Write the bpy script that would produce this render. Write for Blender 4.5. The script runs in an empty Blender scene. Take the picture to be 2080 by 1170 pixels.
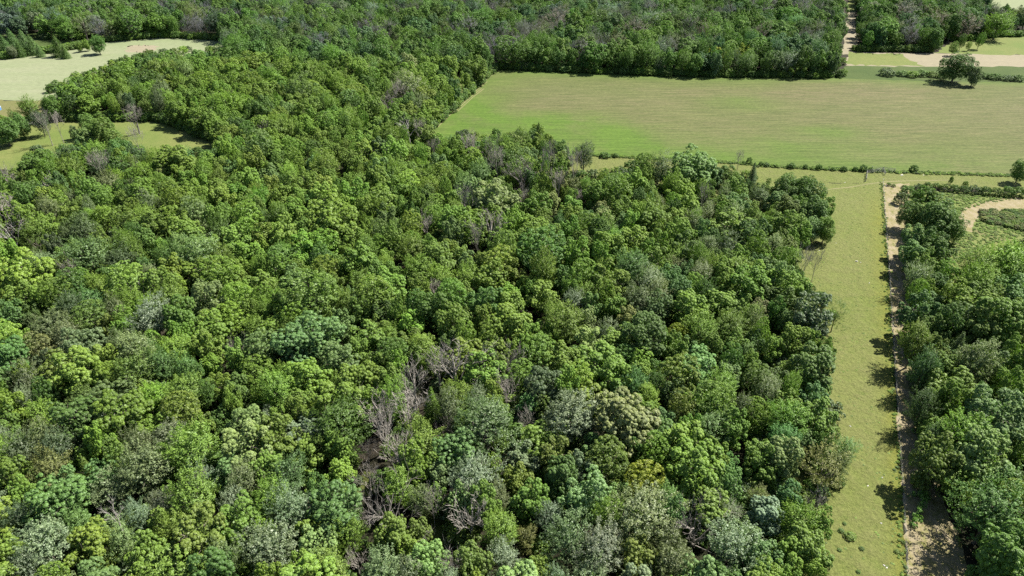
import bpy, math, random
import numpy as np
from mathutils import Vector, Matrix

# ------------------------------------------------------------------ camera, sky, sun, exposure
sc = bpy.context.scene
COL = sc.collection
CAM_H, PITCH, F = 105.0, math.radians(32.5), 1387.0      # F in pixels of a 2080 px wide picture
cam_data = bpy.data.cameras.new('camera')
cam = bpy.data.objects.new('camera', cam_data); COL.objects.link(cam)
cam.location = (0, 0, CAM_H); cam.rotation_euler = (math.pi / 2 - PITCH, 0, 0)
cam_data.sensor_width = 36.0; cam_data.lens = 36.0 * F / 2080.0
cam_data.clip_start = 1.0; cam_data.clip_end = 20000.0
sc.camera = cam

SUN_AZ, SUN_EL = math.atan2(0.82, 0.44), math.radians(51)   # azimuth clockwise from +Y
world = bpy.data.worlds.new('World'); sc.world = world; world.use_nodes = True
wn = world.node_tree.nodes; wl = world.node_tree.links
sky = wn.new('ShaderNodeTexSky'); sky.sky_type = 'NISHITA'; sky.sun_disc = False
sky.sun_elevation = SUN_EL; sky.sun_rotation = SUN_AZ
wl.new(sky.outputs[0], wn['Background'].inputs['Color'])
wn['Background'].inputs['Strength'].default_value = 0.052
sun_data = bpy.data.lights.new('sun', 'SUN'); sun = bpy.data.objects.new('sun', sun_data); COL.objects.link(sun)
sun_data.energy = 5.0; sun_data.angle = math.radians(0.5); sun_data.color = (1.0, 0.955, 0.88)
sun_dir = Vector((math.sin(SUN_AZ) * math.cos(SUN_EL), math.cos(SUN_AZ) * math.cos(SUN_EL), math.sin(SUN_EL)))
sun.rotation_euler = sun_dir.to_track_quat('Z', 'Y').to_euler(); sun.location = (150, 100, 300)
vs = sc.view_settings
sc.display_settings.display_device = 'sRGB'
vs.view_transform = 'Standard'; vs.look = 'None'; vs.exposure = 1.62; vs.gamma = 1.0; vs.use_curve_mapping = False
cy = sc.cycles
cy.max_bounces = 6; cy.diffuse_bounces = 3; cy.glossy_bounces = 2; cy.transmission_bounces = 4
cy.use_denoising = False
cy.sample_clamp_indirect = 4.0

rng = np.random.default_rng(11); random.seed(7)

HAZE = 0
# ------------------------------------------------------------------ geometry of the view: pixel of the photograph <-> place on the ground
cP, sP = math.cos(PITCH), math.sin(PITCH)
def at(px, py, z=0.0):
    u = (px - 1040.0) / F; v = (585.0 - py) / F
    d = (u, cP + v * sP, -sP + v * cP)
    t = (z - CAM_H) / d[2]
    return (d[0] * t, d[1] * t)
def pix(x, y, z):
    zc = y * cP - (z - CAM_H) * sP
    yc = y * sP + (z - CAM_H) * cP
    return 1040.0 + F * x / zc, 585.0 - F * yc / zc, zc
def inpoly(X, Y, poly):
    X = np.asarray(X, float); Y = np.asarray(Y, float); r = np.zeros(X.shape, bool)
    n = len(poly)
    for i in range(n):
        x1, y1 = poly[i]; x2, y2 = poly[(i + 1) % n]
        if y1 == y2: continue
        c = ((y1 > Y) != (y2 > Y)) & (X < (x2 - x1) * (Y - y1) / (y2 - y1) + x1)
        r ^= c
    return r

# ------------------------------------------------------------------ materials
def mat(name):
    m = bpy.data.materials.new(name); m.use_nodes = True
    nt = m.node_tree
    for n in list(nt.nodes): nt.nodes.remove(n)
    out = nt.nodes.new('ShaderNodeOutputMaterial')
    return m, nt, out
class NB:
    """small node helper"""
    def __init__(s, nt): s.nt = nt
    def n(s, t, **k):
        o = s.nt.nodes.new(t)
        for a, b in k.items(): setattr(o, a, b)
        return o
    def link(s, a, b): s.nt.links.new(a, b)
    def noise(s, vec, scale, detail=4, rough=0.6):
        o = s.n('ShaderNodeTexNoise'); o.inputs['Scale'].default_value = scale
        o.inputs['Detail'].default_value = detail; o.inputs['Roughness'].default_value = rough
        s.link(vec, o.inputs['Vector']); return o.outputs['Fac']
    def ramp(s, f, a, b):
        o = s.n('ShaderNodeMapRange'); o.inputs['From Min'].default_value = a; o.inputs['From Max'].default_value = b
        s.link(f, o.inputs['Value']); return o.outputs['Result']
    def mix(s, f, a, b, mode='MIX'):
        o = s.n('ShaderNodeMix', data_type='RGBA', blend_type=mode)
        for i, v in ((0, f), (6, a), (7, b)):
            if isinstance(v, (int, float)): o.inputs[i].default_value = v
            elif isinstance(v, tuple): o.inputs[i].default_value = (*v, 1.0)
            else: s.link(v, o.inputs[i])
        return o.outputs[2]
    def math(s, op, a, b=0.0):
        o = s.n('ShaderNodeMath', operation=op)
        for i, v in enumerate((a, b)):
            if isinstance(v, (int, float)): o.inputs[i].default_value = v
            else: s.link(v, o.inputs[i])
        return o.outputs[0]
    def pos(s, scale=(1, 1, 1), rot=0.0):
        g = s.n('ShaderNodeNewGeometry'); m = s.n('ShaderNodeMapping')
        m.inputs['Scale'].default_value = scale; m.inputs['Rotation'].default_value = (0, 0, rot)
        s.link(g.outputs['Position'], m.inputs['Vector']); return m.outputs[0]
    def attr(s, name, kind='GEOMETRY'):
        o = s.n('ShaderNodeAttribute', attribute_name=name, attribute_type=kind); return o
    def surf(s, out, col, rough=0.9, bump=None, dist=0.1, strength=0.6):
        b = s.n('ShaderNodeBsdfPrincipled'); b.inputs['Roughness'].default_value = rough
        b.inputs['Specular IOR Level'].default_value = 0.15
        if isinstance(col, tuple): b.inputs['Base Color'].default_value = (*col, 1)
        else: s.link(col, b.inputs['Base Color'])
        if bump is not None:
            bp = s.n('ShaderNodeBump'); bp.inputs['Distance'].default_value = dist; bp.inputs['Strength'].default_value = strength
            s.link(bump, bp.inputs['Height']); s.link(bp.outputs[0], b.inputs['Normal'])
        s.link(b.outputs[0], out.inputs['Surface'])

def leaf_material(name, gloss=0.02, trans=0.24, under=0.2):
    m, nt, out = mat(name); b = NB(nt)
    tint = b.attr('tint', 'INSTANCER').outputs['Color']
    var = b.attr('var').outputs['Fac']
    lo = b.mix(1.0, tint, (0.80, 0.82, 0.85), 'MULTIPLY'); hi = b.mix(1.0, tint, (1.30, 1.20, 1.05), 'MULTIPLY')
    col = b.mix(var, lo, hi)
    geo = b.n('ShaderNodeNewGeometry')
    pale = b.mix(0.5, col, (0.17, 0.21, 0.14))
    bf = b.math('MULTIPLY', geo.outputs['Backfacing'], under)
    col = b.mix(bf, col, pale)
    d = b.n('ShaderNodeBsdfDiffuse'); b.link(col, d.inputs['Color'])
    t = b.n('ShaderNodeBsdfTranslucent'); b.link(b.mix(1.0, col, (1.0, 1.3, 0.45), 'MULTIPLY'), t.inputs['Color'])
    ms = b.n('ShaderNodeMixShader'); ms.inputs[0].default_value = trans
    b.link(d.outputs[0], ms.inputs[1]); b.link(t.outputs[0], ms.inputs[2])
    g = b.n('ShaderNodeBsdfGlossy'); g.inputs['Roughness'].default_value = 0.55; g.inputs['Color'].default_value = (1, 1, 1, 1)
    m2 = b.n('ShaderNodeMixShader'); m2.inputs[0].default_value = gloss
    b.link(ms.outputs[0], m2.inputs[1]); b.link(g.outputs[0], m2.inputs[2])
    b.link(m2.outputs[0], out.inputs['Surface'])
    return m
M = {}
M['leaf'] = leaf_material('leaf')
M['silver_leaf'] = leaf_material('silver_leaf', gloss=0.03, trans=0.30, under=0.45)

def bark_material(name, a, c):
    m, nt, out = mat(name); b = NB(nt)
    f = b.noise(b.pos((1, 1, 0.35)), 5.0, 5)
    b.surf(out, b.mix(f, a, c), 0.95, f, 0.05, 0.5)
    return m
M['bark'] = bark_material('bark', (0.07, 0.06, 0.05), (0.17, 0.145, 0.12))
M['dead_bark'] = bark_material('dead_bark', (0.17, 0.152, 0.128), (0.34, 0.31, 0.27))
M['pale_bark'] = bark_material('pale_bark', (0.22, 0.20, 0.19), (0.38, 0.35, 0.33))
M['dark_bark'] = bark_material('dark_bark', (0.10, 0.09, 0.078), (0.22, 0.20, 0.175))

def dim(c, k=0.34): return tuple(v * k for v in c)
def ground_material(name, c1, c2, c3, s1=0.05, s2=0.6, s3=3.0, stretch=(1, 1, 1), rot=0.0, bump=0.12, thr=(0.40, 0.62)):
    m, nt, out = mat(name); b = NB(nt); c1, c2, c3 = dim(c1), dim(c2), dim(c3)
    p = b.pos(stretch, rot)
    big = b.ramp(b.noise(p, s1, 4), *thr); mid = b.ramp(b.noise(p, s2, 5, 0.65), 0.35, 0.68); fin = b.noise(p, s3, 5, 0.75)
    col = b.mix(big, c1, c2)
    col = b.mix(b.math('MULTIPLY', mid, 0.55), col, c3)
    col = b.mix(1.0, col, b.mix(b.ramp(fin, 0.3, 0.72), (0.72, 0.72, 0.72), (1.25, 1.25, 1.22)), 'MULTIPLY')
    b.surf(out, col, 0.95, b.math('ADD', fin, b.math('MULTIPLY', mid, 0.8)), bump, 0.8)
    return m
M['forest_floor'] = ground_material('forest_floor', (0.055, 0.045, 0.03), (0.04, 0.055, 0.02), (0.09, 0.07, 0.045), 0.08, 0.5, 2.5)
M['meadow'] = ground_material('meadow', (0.25, 0.33, 0.08), (0.33, 0.36, 0.11), (0.19, 0.28, 0.06), 0.03, 0.35, 1.8)
M['lawn'] = ground_material('lawn', (0.30, 0.29, 0.11), (0.26, 0.28, 0.09), (0.34, 0.31, 0.14), 0.03, 0.25, 1.2)
M['green_strip'] = ground_material('green_strip', (0.11, 0.175, 0.04), (0.15, 0.21, 0.055), (0.09, 0.15, 0.035), 0.03, 0.25, 1.2)
M['pale_field'] = ground_material('pale_field', (0.42, 0.48, 0.26), (0.48, 0.51, 0.31), (0.36, 0.44, 0.21), 0.012, 0.10, 0.9, (0.35, 1.5, 1), 0.2)
M['bare_field'] = ground_material('bare_field', (0.54, 0.47, 0.33), (0.50, 0.44, 0.30), (0.46, 0.42, 0.26), 0.012, 0.12, 1.2, (0.2, 1.6, 1), 0.0)
M['glade'] = ground_material('glade', (0.20, 0.24, 0.06), (0.16, 0.22, 0.05), (0.25, 0.25, 0.09), 0.1, 0.6, 2.0)

def field_material():
    m, nt, out = mat('hay_field'); b = NB(nt)
    lush = b.attr('lush').outputs['Fac']
    p = b.pos((0.10, 1.0, 1), -0.035); q = b.pos()
    rows = b.noise(p, 0.9, 5, 0.7); broad = b.noise(b.pos((0.3, 1, 1), 0.1), 0.022, 5, 0.6); fine = b.noise(b.pos((0.45, 1, 1)), 1.3, 5, 0.8)
    patch = b.noise(q, 0.05, 5, 0.65)
    base = b.mix(b.ramp(broad, 0.40, 0.64), (0.0718, 0.0874, 0.0265), (0.0952, 0.0874, 0.0429))
    base = b.mix(b.math('MINIMUM', b.math('MAXIMUM', b.math('MULTIPLY', lush, -1.0), 0.0), 1.0), base, (0.1053, 0.0920, 0.0515))
    lush = b.math('MAXIMUM', lush, 0.0)
    base = b.mix(b.math('MULTIPLY', b.ramp(rows, 0.42, 0.66), 0.8), base, (0.0452, 0.0624, 0.0156))
    g = b.math('MULTIPLY', lush, b.math('ADD', 0.55, b.math('MULTIPLY', b.ramp(patch, 0.35, 0.65), 0.7)))
    col = b.mix(b.math('MINIMUM', g, 1.0), base, (0.0546, 0.0936, 0.0140))
    col = b.mix(1.0, col, b.mix(b.ramp(b.noise(b.pos((0.05, 1.0, 1), -0.035), 0.75, 4, 0.75), 0.34, 0.66), (0.74, 0.78, 0.72), (1.26, 1.2, 1.24)), 'MULTIPLY')
    col = b.mix(1.0, col, b.mix(b.ramp(fine, 0.28, 0.72), (0.55, 0.58, 0.55), (1.42, 1.40, 1.36)), 'MULTIPLY')
    straw = b.ramp(b.noise(b.pos((0.06, 1, 1), -0.03), 0.35, 4, 0.7), 0.66, 0.74)
    col = b.mix(b.math('MULTIPLY', straw, b.math('SUBTRACT', 0.6, b.math('MULTIPLY', lush, 0.5))), col, (0.1326, 0.1131, 0.0663))
    b.surf(out, col, 0.95, b.math('ADD', fine, rows), 0.15, 0.8)
    return m
M['hay_field'] = field_material()
def pasture_material():
    m, nt, out = mat('pasture'); b = NB(nt)
    yel = b.attr('lush').outputs['Fac']
    p = b.pos()
    big = b.ramp(b.noise(p, 0.03, 4), 0.38, 0.62); mid = b.ramp(b.noise(p, 0.30, 5, 0.7), 0.36, 0.66); fin = b.noise(p, 1.6, 5, 0.8)
    speck = b.ramp(b.noise(b.pos((0.7, 1.2, 1)), 0.7, 5, 0.8), 0.54, 0.64)
    col = b.mix(big, (0.0984, 0.1118, 0.0326), (0.0868, 0.1074, 0.0249))
    col = b.mix(b.math('MULTIPLY', mid, 0.6), col, (0.1002, 0.1005, 0.0395))
    col = b.mix(b.math('MULTIPLY', speck, 0.65), col, (0.0567, 0.0804, 0.0154))
    col = b.mix(b.math('MULTIPLY', yel, b.math('ADD', 0.35, b.math('MULTIPLY', mid, 0.6))), col, (0.1043, 0.1118, 0.0120))
    col = b.mix(1.0, col, b.mix(b.ramp(fin, 0.3, 0.72), (0.66, 0.68, 0.64), (1.36, 1.34, 1.3)), 'MULTIPLY')
    b.surf(out, col, 0.95, b.math('ADD', fin, mid), 0.25, 1.0)
    return m
M['pasture'] = pasture_material()
def lane_material():
    m, nt, out = mat('dirt_lane'); b = NB(nt)
    p = b.pos((1, 0.45, 1)); lush = b.attr('lush').outputs['Fac']
    a = b.ramp(b.noise(p, 0.5, 5, 0.7), 0.40, 0.62); f = b.noise(b.pos(), 2.2, 5, 0.8)
    col = b.mix(a, (0.1979, 0.1693, 0.1118), (0.1519, 0.1352, 0.0612))
    col = b.mix(b.math('MULTIPLY', b.ramp(b.noise(b.pos(), 0.45, 5, 0.7), 0.50, 0.60), lush), col, (0.0874, 0.0952, 0.0218))
    col = b.mix(1.0, col, b.mix(b.ramp(f, 0.3, 0.72), (0.68, 0.66, 0.64), (1.28, 1.26, 1.24)), 'MULTIPLY')
    b.surf(out, col, 0.95, f, 0.12, 0.8)
    return m
M['dirt_lane'] = lane_material()
def plain(name, col, rough=0.8):
    m, nt, out = mat(name); b = NB(nt)
    f = b.noise(b.pos(), 6.0, 5, 0.7)
    b.surf(out, b.mix(f, tuple(c * 0.75 for c in col), tuple(min(1, c * 1.2) for c in col)), rough, f, 0.02, 0.4)
    return m
M['rock'] = plain('pale_rock', (0.42, 0.40, 0.36))
M['weathered_wood'] = plain('weathered_wood', (0.26, 0.25, 0.23))
M['wire'] = plain('galvanised_wire', (0.35, 0.35, 0.34), 0.5)
M['blue_vinyl'] = plain('blue_vinyl', (0.07, 0.17, 0.36), 0.4)
M['pale_vinyl'] = plain('pale_vinyl', (0.32, 0.38, 0.45), 0.4)
M['pool_water'] = plain('pool_water', (0.08, 0.22, 0.42), 0.1)

# ------------------------------------------------------------------ object helpers
def link(o): COL.objects.link(o); return o
def tag(o, label=None, cat=None, group=None, kind=None):
    if label: o['label'] = label
    if cat: o['category'] = cat
    if group: o['group'] = group
    if kind: o['kind'] = kind
    return o
def mesh_py(name, V, Fc, m):
    me = bpy.data.meshes.new(name); me.from_pydata([tuple(v) for v in V], [], Fc); me.materials.append(m); me.update()
    return me
def quads_mesh(name, V, var, m):
    """V: (n,4,3) quads, var: (n,) value per face"""
    n = len(V); me = bpy.data.meshes.new(name)
    me.vertices.add(4 * n); me.vertices.foreach_set('co', np.ascontiguousarray(V, dtype=np.float32).ravel())
    me.loops.add(4 * n); me.loops.foreach_set('vertex_index', np.arange(4 * n, dtype=np.int32))
    me.polygons.add(n); me.polygons.foreach_set('loop_start', np.arange(0, 4 * n, 4, dtype=np.int32))
    a = me.attributes.new('var', 'FLOAT', 'FACE'); a.data.foreach_set('value', np.asarray(var, np.float32))
    me.materials.append(m); me.update(); me.validate()
    return me
def unit(v): return v / np.maximum(np.linalg.norm(v, axis=-1, keepdims=True), 1e-9)

# ---- leaves
def leaf_quads(P, N, L, W, r, droop=0.15):
    n = len(P); N = unit(N)
    T = unit(np.cross(N, r.normal(size=(n, 3)))); B = np.cross(N, T)
    L = np.broadcast_to(np.asarray(L, float), (n,))[:, None]; W = np.broadcast_to(np.asarray(W, float), (n,))[:, None]
    return np.stack([P - T * L * .5, P - B * W * .5 + N * W * .18, P + T * L * .5 - N * L * droop, P + B * W * .5 + N * W * .18], 1)
def clump_leaves(C, D, rad, per, L, r, flat=0.75, up=0.45, jit=0.55):
    """C clump centres, D outward directions, rad radii; leaves cover the outer half of each clump"""
    k = len(C); d = unit(r.normal(size=(k, per, 3)) + D[:, None] * 0.9 + np.array([0, 0, 0.35]))
    rr = rad[:, None, None] * (0.86 + 0.22 * r.random((k, per, 1)))
    off = d * rr; off[..., 2] *= flat
    P = (C[:, None] + off).reshape(-1, 3)
    N = (d + np.array([0, 0, up]) + jit * r.normal(size=(k, per, 3))).reshape(-1, 3)
    ll = L * (0.75 + 0.5 * r.random(k * per))
    q = leaf_quads(P, N, ll, ll * 0.62, r)
    var = np.repeat(r.random(k) * 0.75, per) + 0.25 * r.random(k * per)
    return q, var
def sphere_dirs(n, r, zmin=-0.35):
    i = np.arange(n) + 0.5; z = 1 - (1 - zmin) * i / n; a = i * 2.39996 + r.random() * 6.28
    s = np.sqrt(np.maximum(0, 1 - z * z)); d = np.stack([s * np.cos(a), s * np.sin(a), z], 1)
    return unit(d + r.normal(size=(n, 3)) * 0.16)
# crowns are drawn for a tree 15 m tall with a crown of 5 m radius; the object's scale gives each tree its own size
def crown_lumpy(seed, nl=13, per_lobe=15, leaves=64, L=0.29, spread=1.0, bottom=2.0, top=15.0, cr=0.52, tall=1.15, point=0.8, fat=1.0):
    """leafy plumes standing up and out from the trunk, each one a pile of small separate tufts"""
    r = np.random.default_rng(seed); cz = bottom + (top - bottom) * .48; hz = (top - bottom) / 2
    D = sphere_dirs(nl, r, -0.8); Q, V = [], []
    for i in range(nl):
        lr = r.uniform(1.1, 1.75) * fat; reach = r.uniform(0.78, 1.08)
        ax = unit(D[i] * np.array([.8, .8, .6]) + np.array([0, 0, point]))
        tip = D[i] * np.array([5.0, 5.0, hz]) * reach + np.array([0, 0, cz + r.normal() * .5])
        tip[:2] *= spread; ll = lr * r.uniform(1.5, 2.2)
        t = np.sort(r.random(per_lobe)) ** .8                      # 0 at the root of the plume, 1 at its tip
        a = np.arange(per_lobe) * 2.39996 + r.random() * 6.28
        u = unit(np.cross(ax, r.normal(size=3))); w = np.cross(ax, u)
        side = u * np.cos(a)[:, None] + w * np.sin(a)[:, None]
        rr = lr * np.sqrt(np.clip(1 - t ** 1.6, 0, 1)) * r.uniform(.75, 1.05, per_lobe)
        C = tip - ax * (ll * (1 - t))[:, None] + side * rr[:, None]
        rad = r.uniform(.72, 1.25, per_lobe) * cr * (1.15 - .35 * t)
        d = unit(side * (1 - .6 * t)[:, None] + ax * (.4 + .6 * t)[:, None] + np.array([0, 0, .45]))
        q, v = clump_leaves(C, d, rad, leaves, L, r, flat=tall, up=.28, jit=.20)
        Q.append(q); V.append(v * 0.75 + 0.25 * r.random())
    n = 800; d = unit(r.normal(size=(n, 3))); P = d * (r.random((n, 1)) ** .5) * np.array([3.1, 3.1, hz * 0.72]) + np.array([0, 0, cz - .8])
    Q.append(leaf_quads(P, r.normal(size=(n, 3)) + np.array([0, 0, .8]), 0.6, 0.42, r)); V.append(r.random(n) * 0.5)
    return np.concatenate(Q), np.concatenate(V)
def crown_round(seed, n=170, leaves=44, L=0.36, bottom=2.6, top=15.0, cr=0.6, rough=0.10):
    r = np.random.default_rng(seed); cz = (top + bottom) / 2; hz = (top - bottom) / 2
    D = sphere_dirs(n, r, -0.9); rad = r.uniform(0.7, 1.25, n) * cr
    k = r.normal(size=(5, 3)); ph = r.random(5) * 6.28
    wob = 1 + rough * sum(np.sin(D @ k[i] * 2.6 + ph[i]) for i in range(5)) / 2
    C = D * np.array([5, 5, hz]) * wob[:, None] - D * rad[:, None] * .8 + np.array([0, 0, cz])
    q, v = clump_leaves(C, D, rad, leaves, L, r)
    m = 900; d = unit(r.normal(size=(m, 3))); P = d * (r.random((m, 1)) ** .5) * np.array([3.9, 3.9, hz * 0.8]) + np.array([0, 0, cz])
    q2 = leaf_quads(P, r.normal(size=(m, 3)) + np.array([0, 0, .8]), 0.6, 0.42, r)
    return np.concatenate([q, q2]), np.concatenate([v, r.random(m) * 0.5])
def crown_feather(seed, n=260, leaves=34, L=0.30, bottom=2.4, top=15.0, long=1.15, wid=0.30, rough=0.22, fill=700):
    r = np.random.default_rng(seed); cz = (top + bottom) / 2; hz = (top - bottom) / 2
    D = sphere_dirs(n, r, -0.9); k = r.normal(size=(6, 3)); ph = r.random(6) * 6.28
    wob = 1 + rough * sum(np.sin(D @ k[i] * 3.2 + ph[i]) for i in range(6)) / 2
    shell = r.uniform(0.72, 1.0, n)[:, None] * wob[:, None]
    C = D * np.array([5, 5, hz]) * shell + np.array([0, 0, cz])
    ax = unit(D * np.array([1, 1, .6]) + np.array([0, 0, .75]) + r.normal(size=(n, 3)) * .25)
    t = r.random((n, leaves, 1)) - 0.8
    P = C[:, None] + ax[:, None] * t * long * 1.5 + r.normal(size=(n, leaves, 3)) * wid * (0.35 - t * 0.8)
    N = (ax[:, None] * 0.35 + D[:, None] * 0.6 + np.array([0, 0, .5]) + r.normal(size=(n, leaves, 3)) * .6).reshape(-1, 3)
    ll = L * (0.7 + .6 * r.random(n * leaves))
    q = leaf_quads(P.reshape(-1, 3), N, ll, ll * 0.5, r)
    v = np.repeat(r.random(n) * .6, leaves) + .4 * r.random(n * leaves)
    Q, V = [q], [v]
    if fill:
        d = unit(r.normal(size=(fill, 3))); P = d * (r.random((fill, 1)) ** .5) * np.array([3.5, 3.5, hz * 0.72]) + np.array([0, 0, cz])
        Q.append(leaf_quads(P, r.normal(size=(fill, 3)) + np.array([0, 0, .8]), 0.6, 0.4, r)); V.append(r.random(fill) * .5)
    return np.concatenate(Q), np.concatenate(V)
def crown_conifer(seed, tiers=20, L=0.42, bottom=1.0, top=15.0, rbase=5.0):
    r = np.random.default_rng(seed); Q, V = [], []
    for i in range(tiers):
        f = i / (tiers - 1); z = bottom + (top - bottom) * f ** .9; R = rbase * (1 - f) ** .85 + .25
        nb = max(5, int(24 * (1 - f) + 6))
        for j in range(nb):
            a = 6.283 * (j + r.random() * .8) / nb + i; rr = R * r.uniform(.75, 1.08); m = int(16 + 26 * (1 - f))
            t = r.random((m, 1)) ** .7
            d = np.array([math.cos(a), math.sin(a), -0.22])
            P = np.array([0, 0, z]) + d * t * rr + r.normal(size=(m, 3)) * np.array([.30, .30, .2]) * (.5 + .5 * (1 - f))
            N = np.array([d[0] * .5, d[1] * .5, .9]) + r.normal(size=(m, 3)) * .5
            Q.append(leaf_quads(P, N, L * r.uniform(.7, 1.3, m), L * .4, r)); V.append(np.full(m, r.random() * .7) + r.random(m) * .3)
    return np.concatenate(Q), np.concatenate(V)
def crown_shrub(seed, n=60, leaves=34, L=0.26, h=2.6, R=1.6):
    r = np.random.default_rng(seed); D = sphere_dirs(n, r, -0.25); rad = r.uniform(.25, .5, n)
    C = D * np.array([R, R, h * .62]) * r.uniform(.6, 1.1, n)[:, None] + np.array([0, 0, h * .36])
    q, v = clump_leaves(C, D, rad, leaves, L, r); return q, v
def tuft(seed, n=26, L=0.55, R=0.45):
    r = np.random.default_rng(seed); a = r.random(n) * 6.28; d = np.stack([np.cos(a), np.sin(a), np.full(n, 1.1)], 1)
    P = d * r.uniform(.1, .5, (n, 1)) * np.array([R, R, .55]); P[:, 2] += .05
    q = leaf_quads(P, d + r.normal(size=(n, 3)) * .5, L, L * .5, r); return q, r.random(n)

# ---- wood
def tube(V, Fc, pts, rad, sides=5):
    base = len(V); n = len(pts)
    for i, p in enumerate(pts):
        p = Vector(p); d = Vector(pts[min(i + 1, n - 1)]) - Vector(pts[max(i - 1, 0)])
        d.normalize(); u = d.orthogonal().normalized(); w = d.cross(u)
        for s in range(sides):
            a = 6.2832 * s / sides
            V.append(p + (u * math.cos(a) + w * math.sin(a)) * rad[i])
    for i in range(n - 1):
        for s in range(sides):
            s2 = (s + 1) % sides
            Fc.append((base + i * sides + s, base + i * sides + s2, base + (i + 1) * sides + s2, base + (i + 1) * sides + s))
    Fc.append(tuple(base + (n - 1) * sides + s for s in range(sides)))
def branch(V, Fc, p, d, length, rad, depth, r, curl=0.25, up=0.10, kids=(3, 5)):
    pts = [p.copy()]; rr = [rad]; n = 4 if depth > 0 else 3; q = p.copy(); dd = d.copy()
    for i in range(n):
        dd = (dd + Vector(r.normal(size=3)) * curl * 0.6 + Vector((0, 0, up))).normalized()
        q = q + dd * length / n; pts.append(q.copy()); rr.append(rad * (1 - 0.72 * (i + 1) / n))
    tube(V, Fc, pts, rr, 4 if depth > 1 else 3)
    if depth > 0:
        for k in range(int(r.integers(kids[0], kids[1] + 1))):
            t = r.uniform(0.3, 1.0); i = min(int(t * n), n - 1); f = t * n - i
            s = pts[i].lerp(pts[i + 1], f)
            side = dd.cross(Vector(r.normal(size=3))).normalized()
            nd = (dd * 0.75 + side * r.uniform(.5, .95)).normalized()
            branch(V, Fc, s, nd, length * r.uniform(.45, .68), max(rad * 0.5 * (1 - .4 * t), 0.036), depth - 1, r, curl, up, kids)
def trunk_mesh(name, seed, m, h=10.5, r0=0.30, limbs=6):
    r = np.random.default_rng(seed); V, Fc = [], []
    x = r.normal(size=2) * .35
    tube(V, Fc, [(0, 0, -0.4), (0, 0, .5), (x[0] * .5, x[1] * .5, h * .5), (x[0], x[1], h)], [r0 * 1.35, r0, r0 * .75, r0 * .28], 7)
    for i in range(limbs):
        a = 6.28 * i / limbs + r.random(); z = r.uniform(.4, .85) * h
        d = Vector((math.cos(a), math.sin(a), r.uniform(.5, 1.0))).normalized()
        branch(V, Fc, Vector((x[0] * z / h, x[1] * z / h, z)), d, r.uniform(3, 4.4), r0 * .42, 1, r, .2, .08, (2, 3))
    return mesh_py(name, V, Fc, m)
def dead_meshes(seed, m, h=13.0, spread=0.8, limbs=6, depth=3, fork=0.3, r0=0.36, up=0.10, kids=(3, 5)):
    """trunk mesh and one mesh per limb, for a tree about 15 m tall and 5 m in radius"""
    r = np.random.default_rng(seed); V, Fc = [], []
    x = r.normal(size=2) * .5; top = h * .62
    P = [(0, 0, -.4), (x[0] * .2, x[1] * .2, top * .4), (x[0], x[1], top), (x[0] * 1.2, x[1] * 1.2, top + 2.2)]
    tube(V, Fc, P, [r0 * 1.3, r0, r0 * .65, r0 * .25], 6)
    out = [mesh_py('dead_trunk', V, Fc, m)]
    for i in range(limbs):
        V, Fc = [], []
        a = 6.28 * (i + .5 * r.random()) / limbs; t = fork + (1 - fork) * (i + .5) / limbs
        z = top * t
        d = Vector((math.cos(a) * spread, math.sin(a) * spread, r.uniform(.6, 1.15))).normalized()
        branch(V, Fc, Vector((x[0] * t, x[1] * t, z)), d, (h + 1.5 - z) * r.uniform(.55, .75), r0 * .5, depth, r, .22, up, kids)
        out.append(mesh_py('dead_limb', V, Fc, m))
    return out

# ------------------------------------------------------------------ the setting: ground sheets
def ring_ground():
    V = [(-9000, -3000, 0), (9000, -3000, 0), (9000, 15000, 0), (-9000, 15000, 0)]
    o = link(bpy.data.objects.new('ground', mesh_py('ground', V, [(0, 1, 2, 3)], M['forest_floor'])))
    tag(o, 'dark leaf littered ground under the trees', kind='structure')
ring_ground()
def dens(pts, n):
    """n points evenly along a polyline"""
    P = np.array(pts, float); s = np.concatenate([[0], np.cumsum(np.linalg.norm(np.diff(P, axis=0), axis=1))])
    t = np.linspace(0, s[-1], n); return np.stack([np.interp(t, s, P[:, i]) for i in range(P.shape[1])], 1)
def sheet(name, near, far, z, m, label, lush=None, nu=60, nv=30, rag=0.5, kind='structure'):
    """ground sheet between two boundary lines given in pixels (near edge and far edge)"""
    A = dens([at(*p) for p in near], nu); B = dens([at(*p) for p in far], nu)
    t = np.linspace(0, 1, nv)[None, :, None]
    G = A[:, None] * (1 - t) + B[:, None] * t
    r = np.random.default_rng(abs(hash(name)) % 1000 if False else len(name) * 7 + int(z * 1000))
    for e in (0, -1): G[:, e] += r.normal(size=(nu, 2)) * rag
    for e in (0, -1): G[e, :] += r.normal(size=(nv, 2)) * rag
    V = np.concatenate([G.reshape(-1, 2), np.full((nu * nv, 1), z)], 1)
    Fc = [(i * nv + j, (i + 1) * nv + j, (i + 1) * nv + j + 1, i * nv + j + 1) for i in range(nu - 1) for j in range(nv - 1)]
    a, b, c = V[Fc[0][0]], V[Fc[0][1]], V[Fc[0][2]]
    if np.cross((b - a)[:2], (c - a)[:2]) < 0: Fc = [f[::-1] for f in Fc]
    me = mesh_py(name, V, Fc, m)
    if lush is not None:
        at_ = me.attributes.new('lush', 'FLOAT', 'POINT'); at_.data.foreach_set('value', lush(G).astype(np.float32).ravel())
    o = link(bpy.data.objects.new(name, me)); tag(o, label, kind=kind)
    return o
def edge_gauss(G, spots):
    out = np.zeros(G.shape[:2])
    for px, py, sx, sy, amp in spots:
        x, y = at(px, py); out += amp * np.exp(-((G[..., 0] - x) / sx) ** 2 - ((G[..., 1] - y) / sy) ** 2)
    return out
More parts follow.
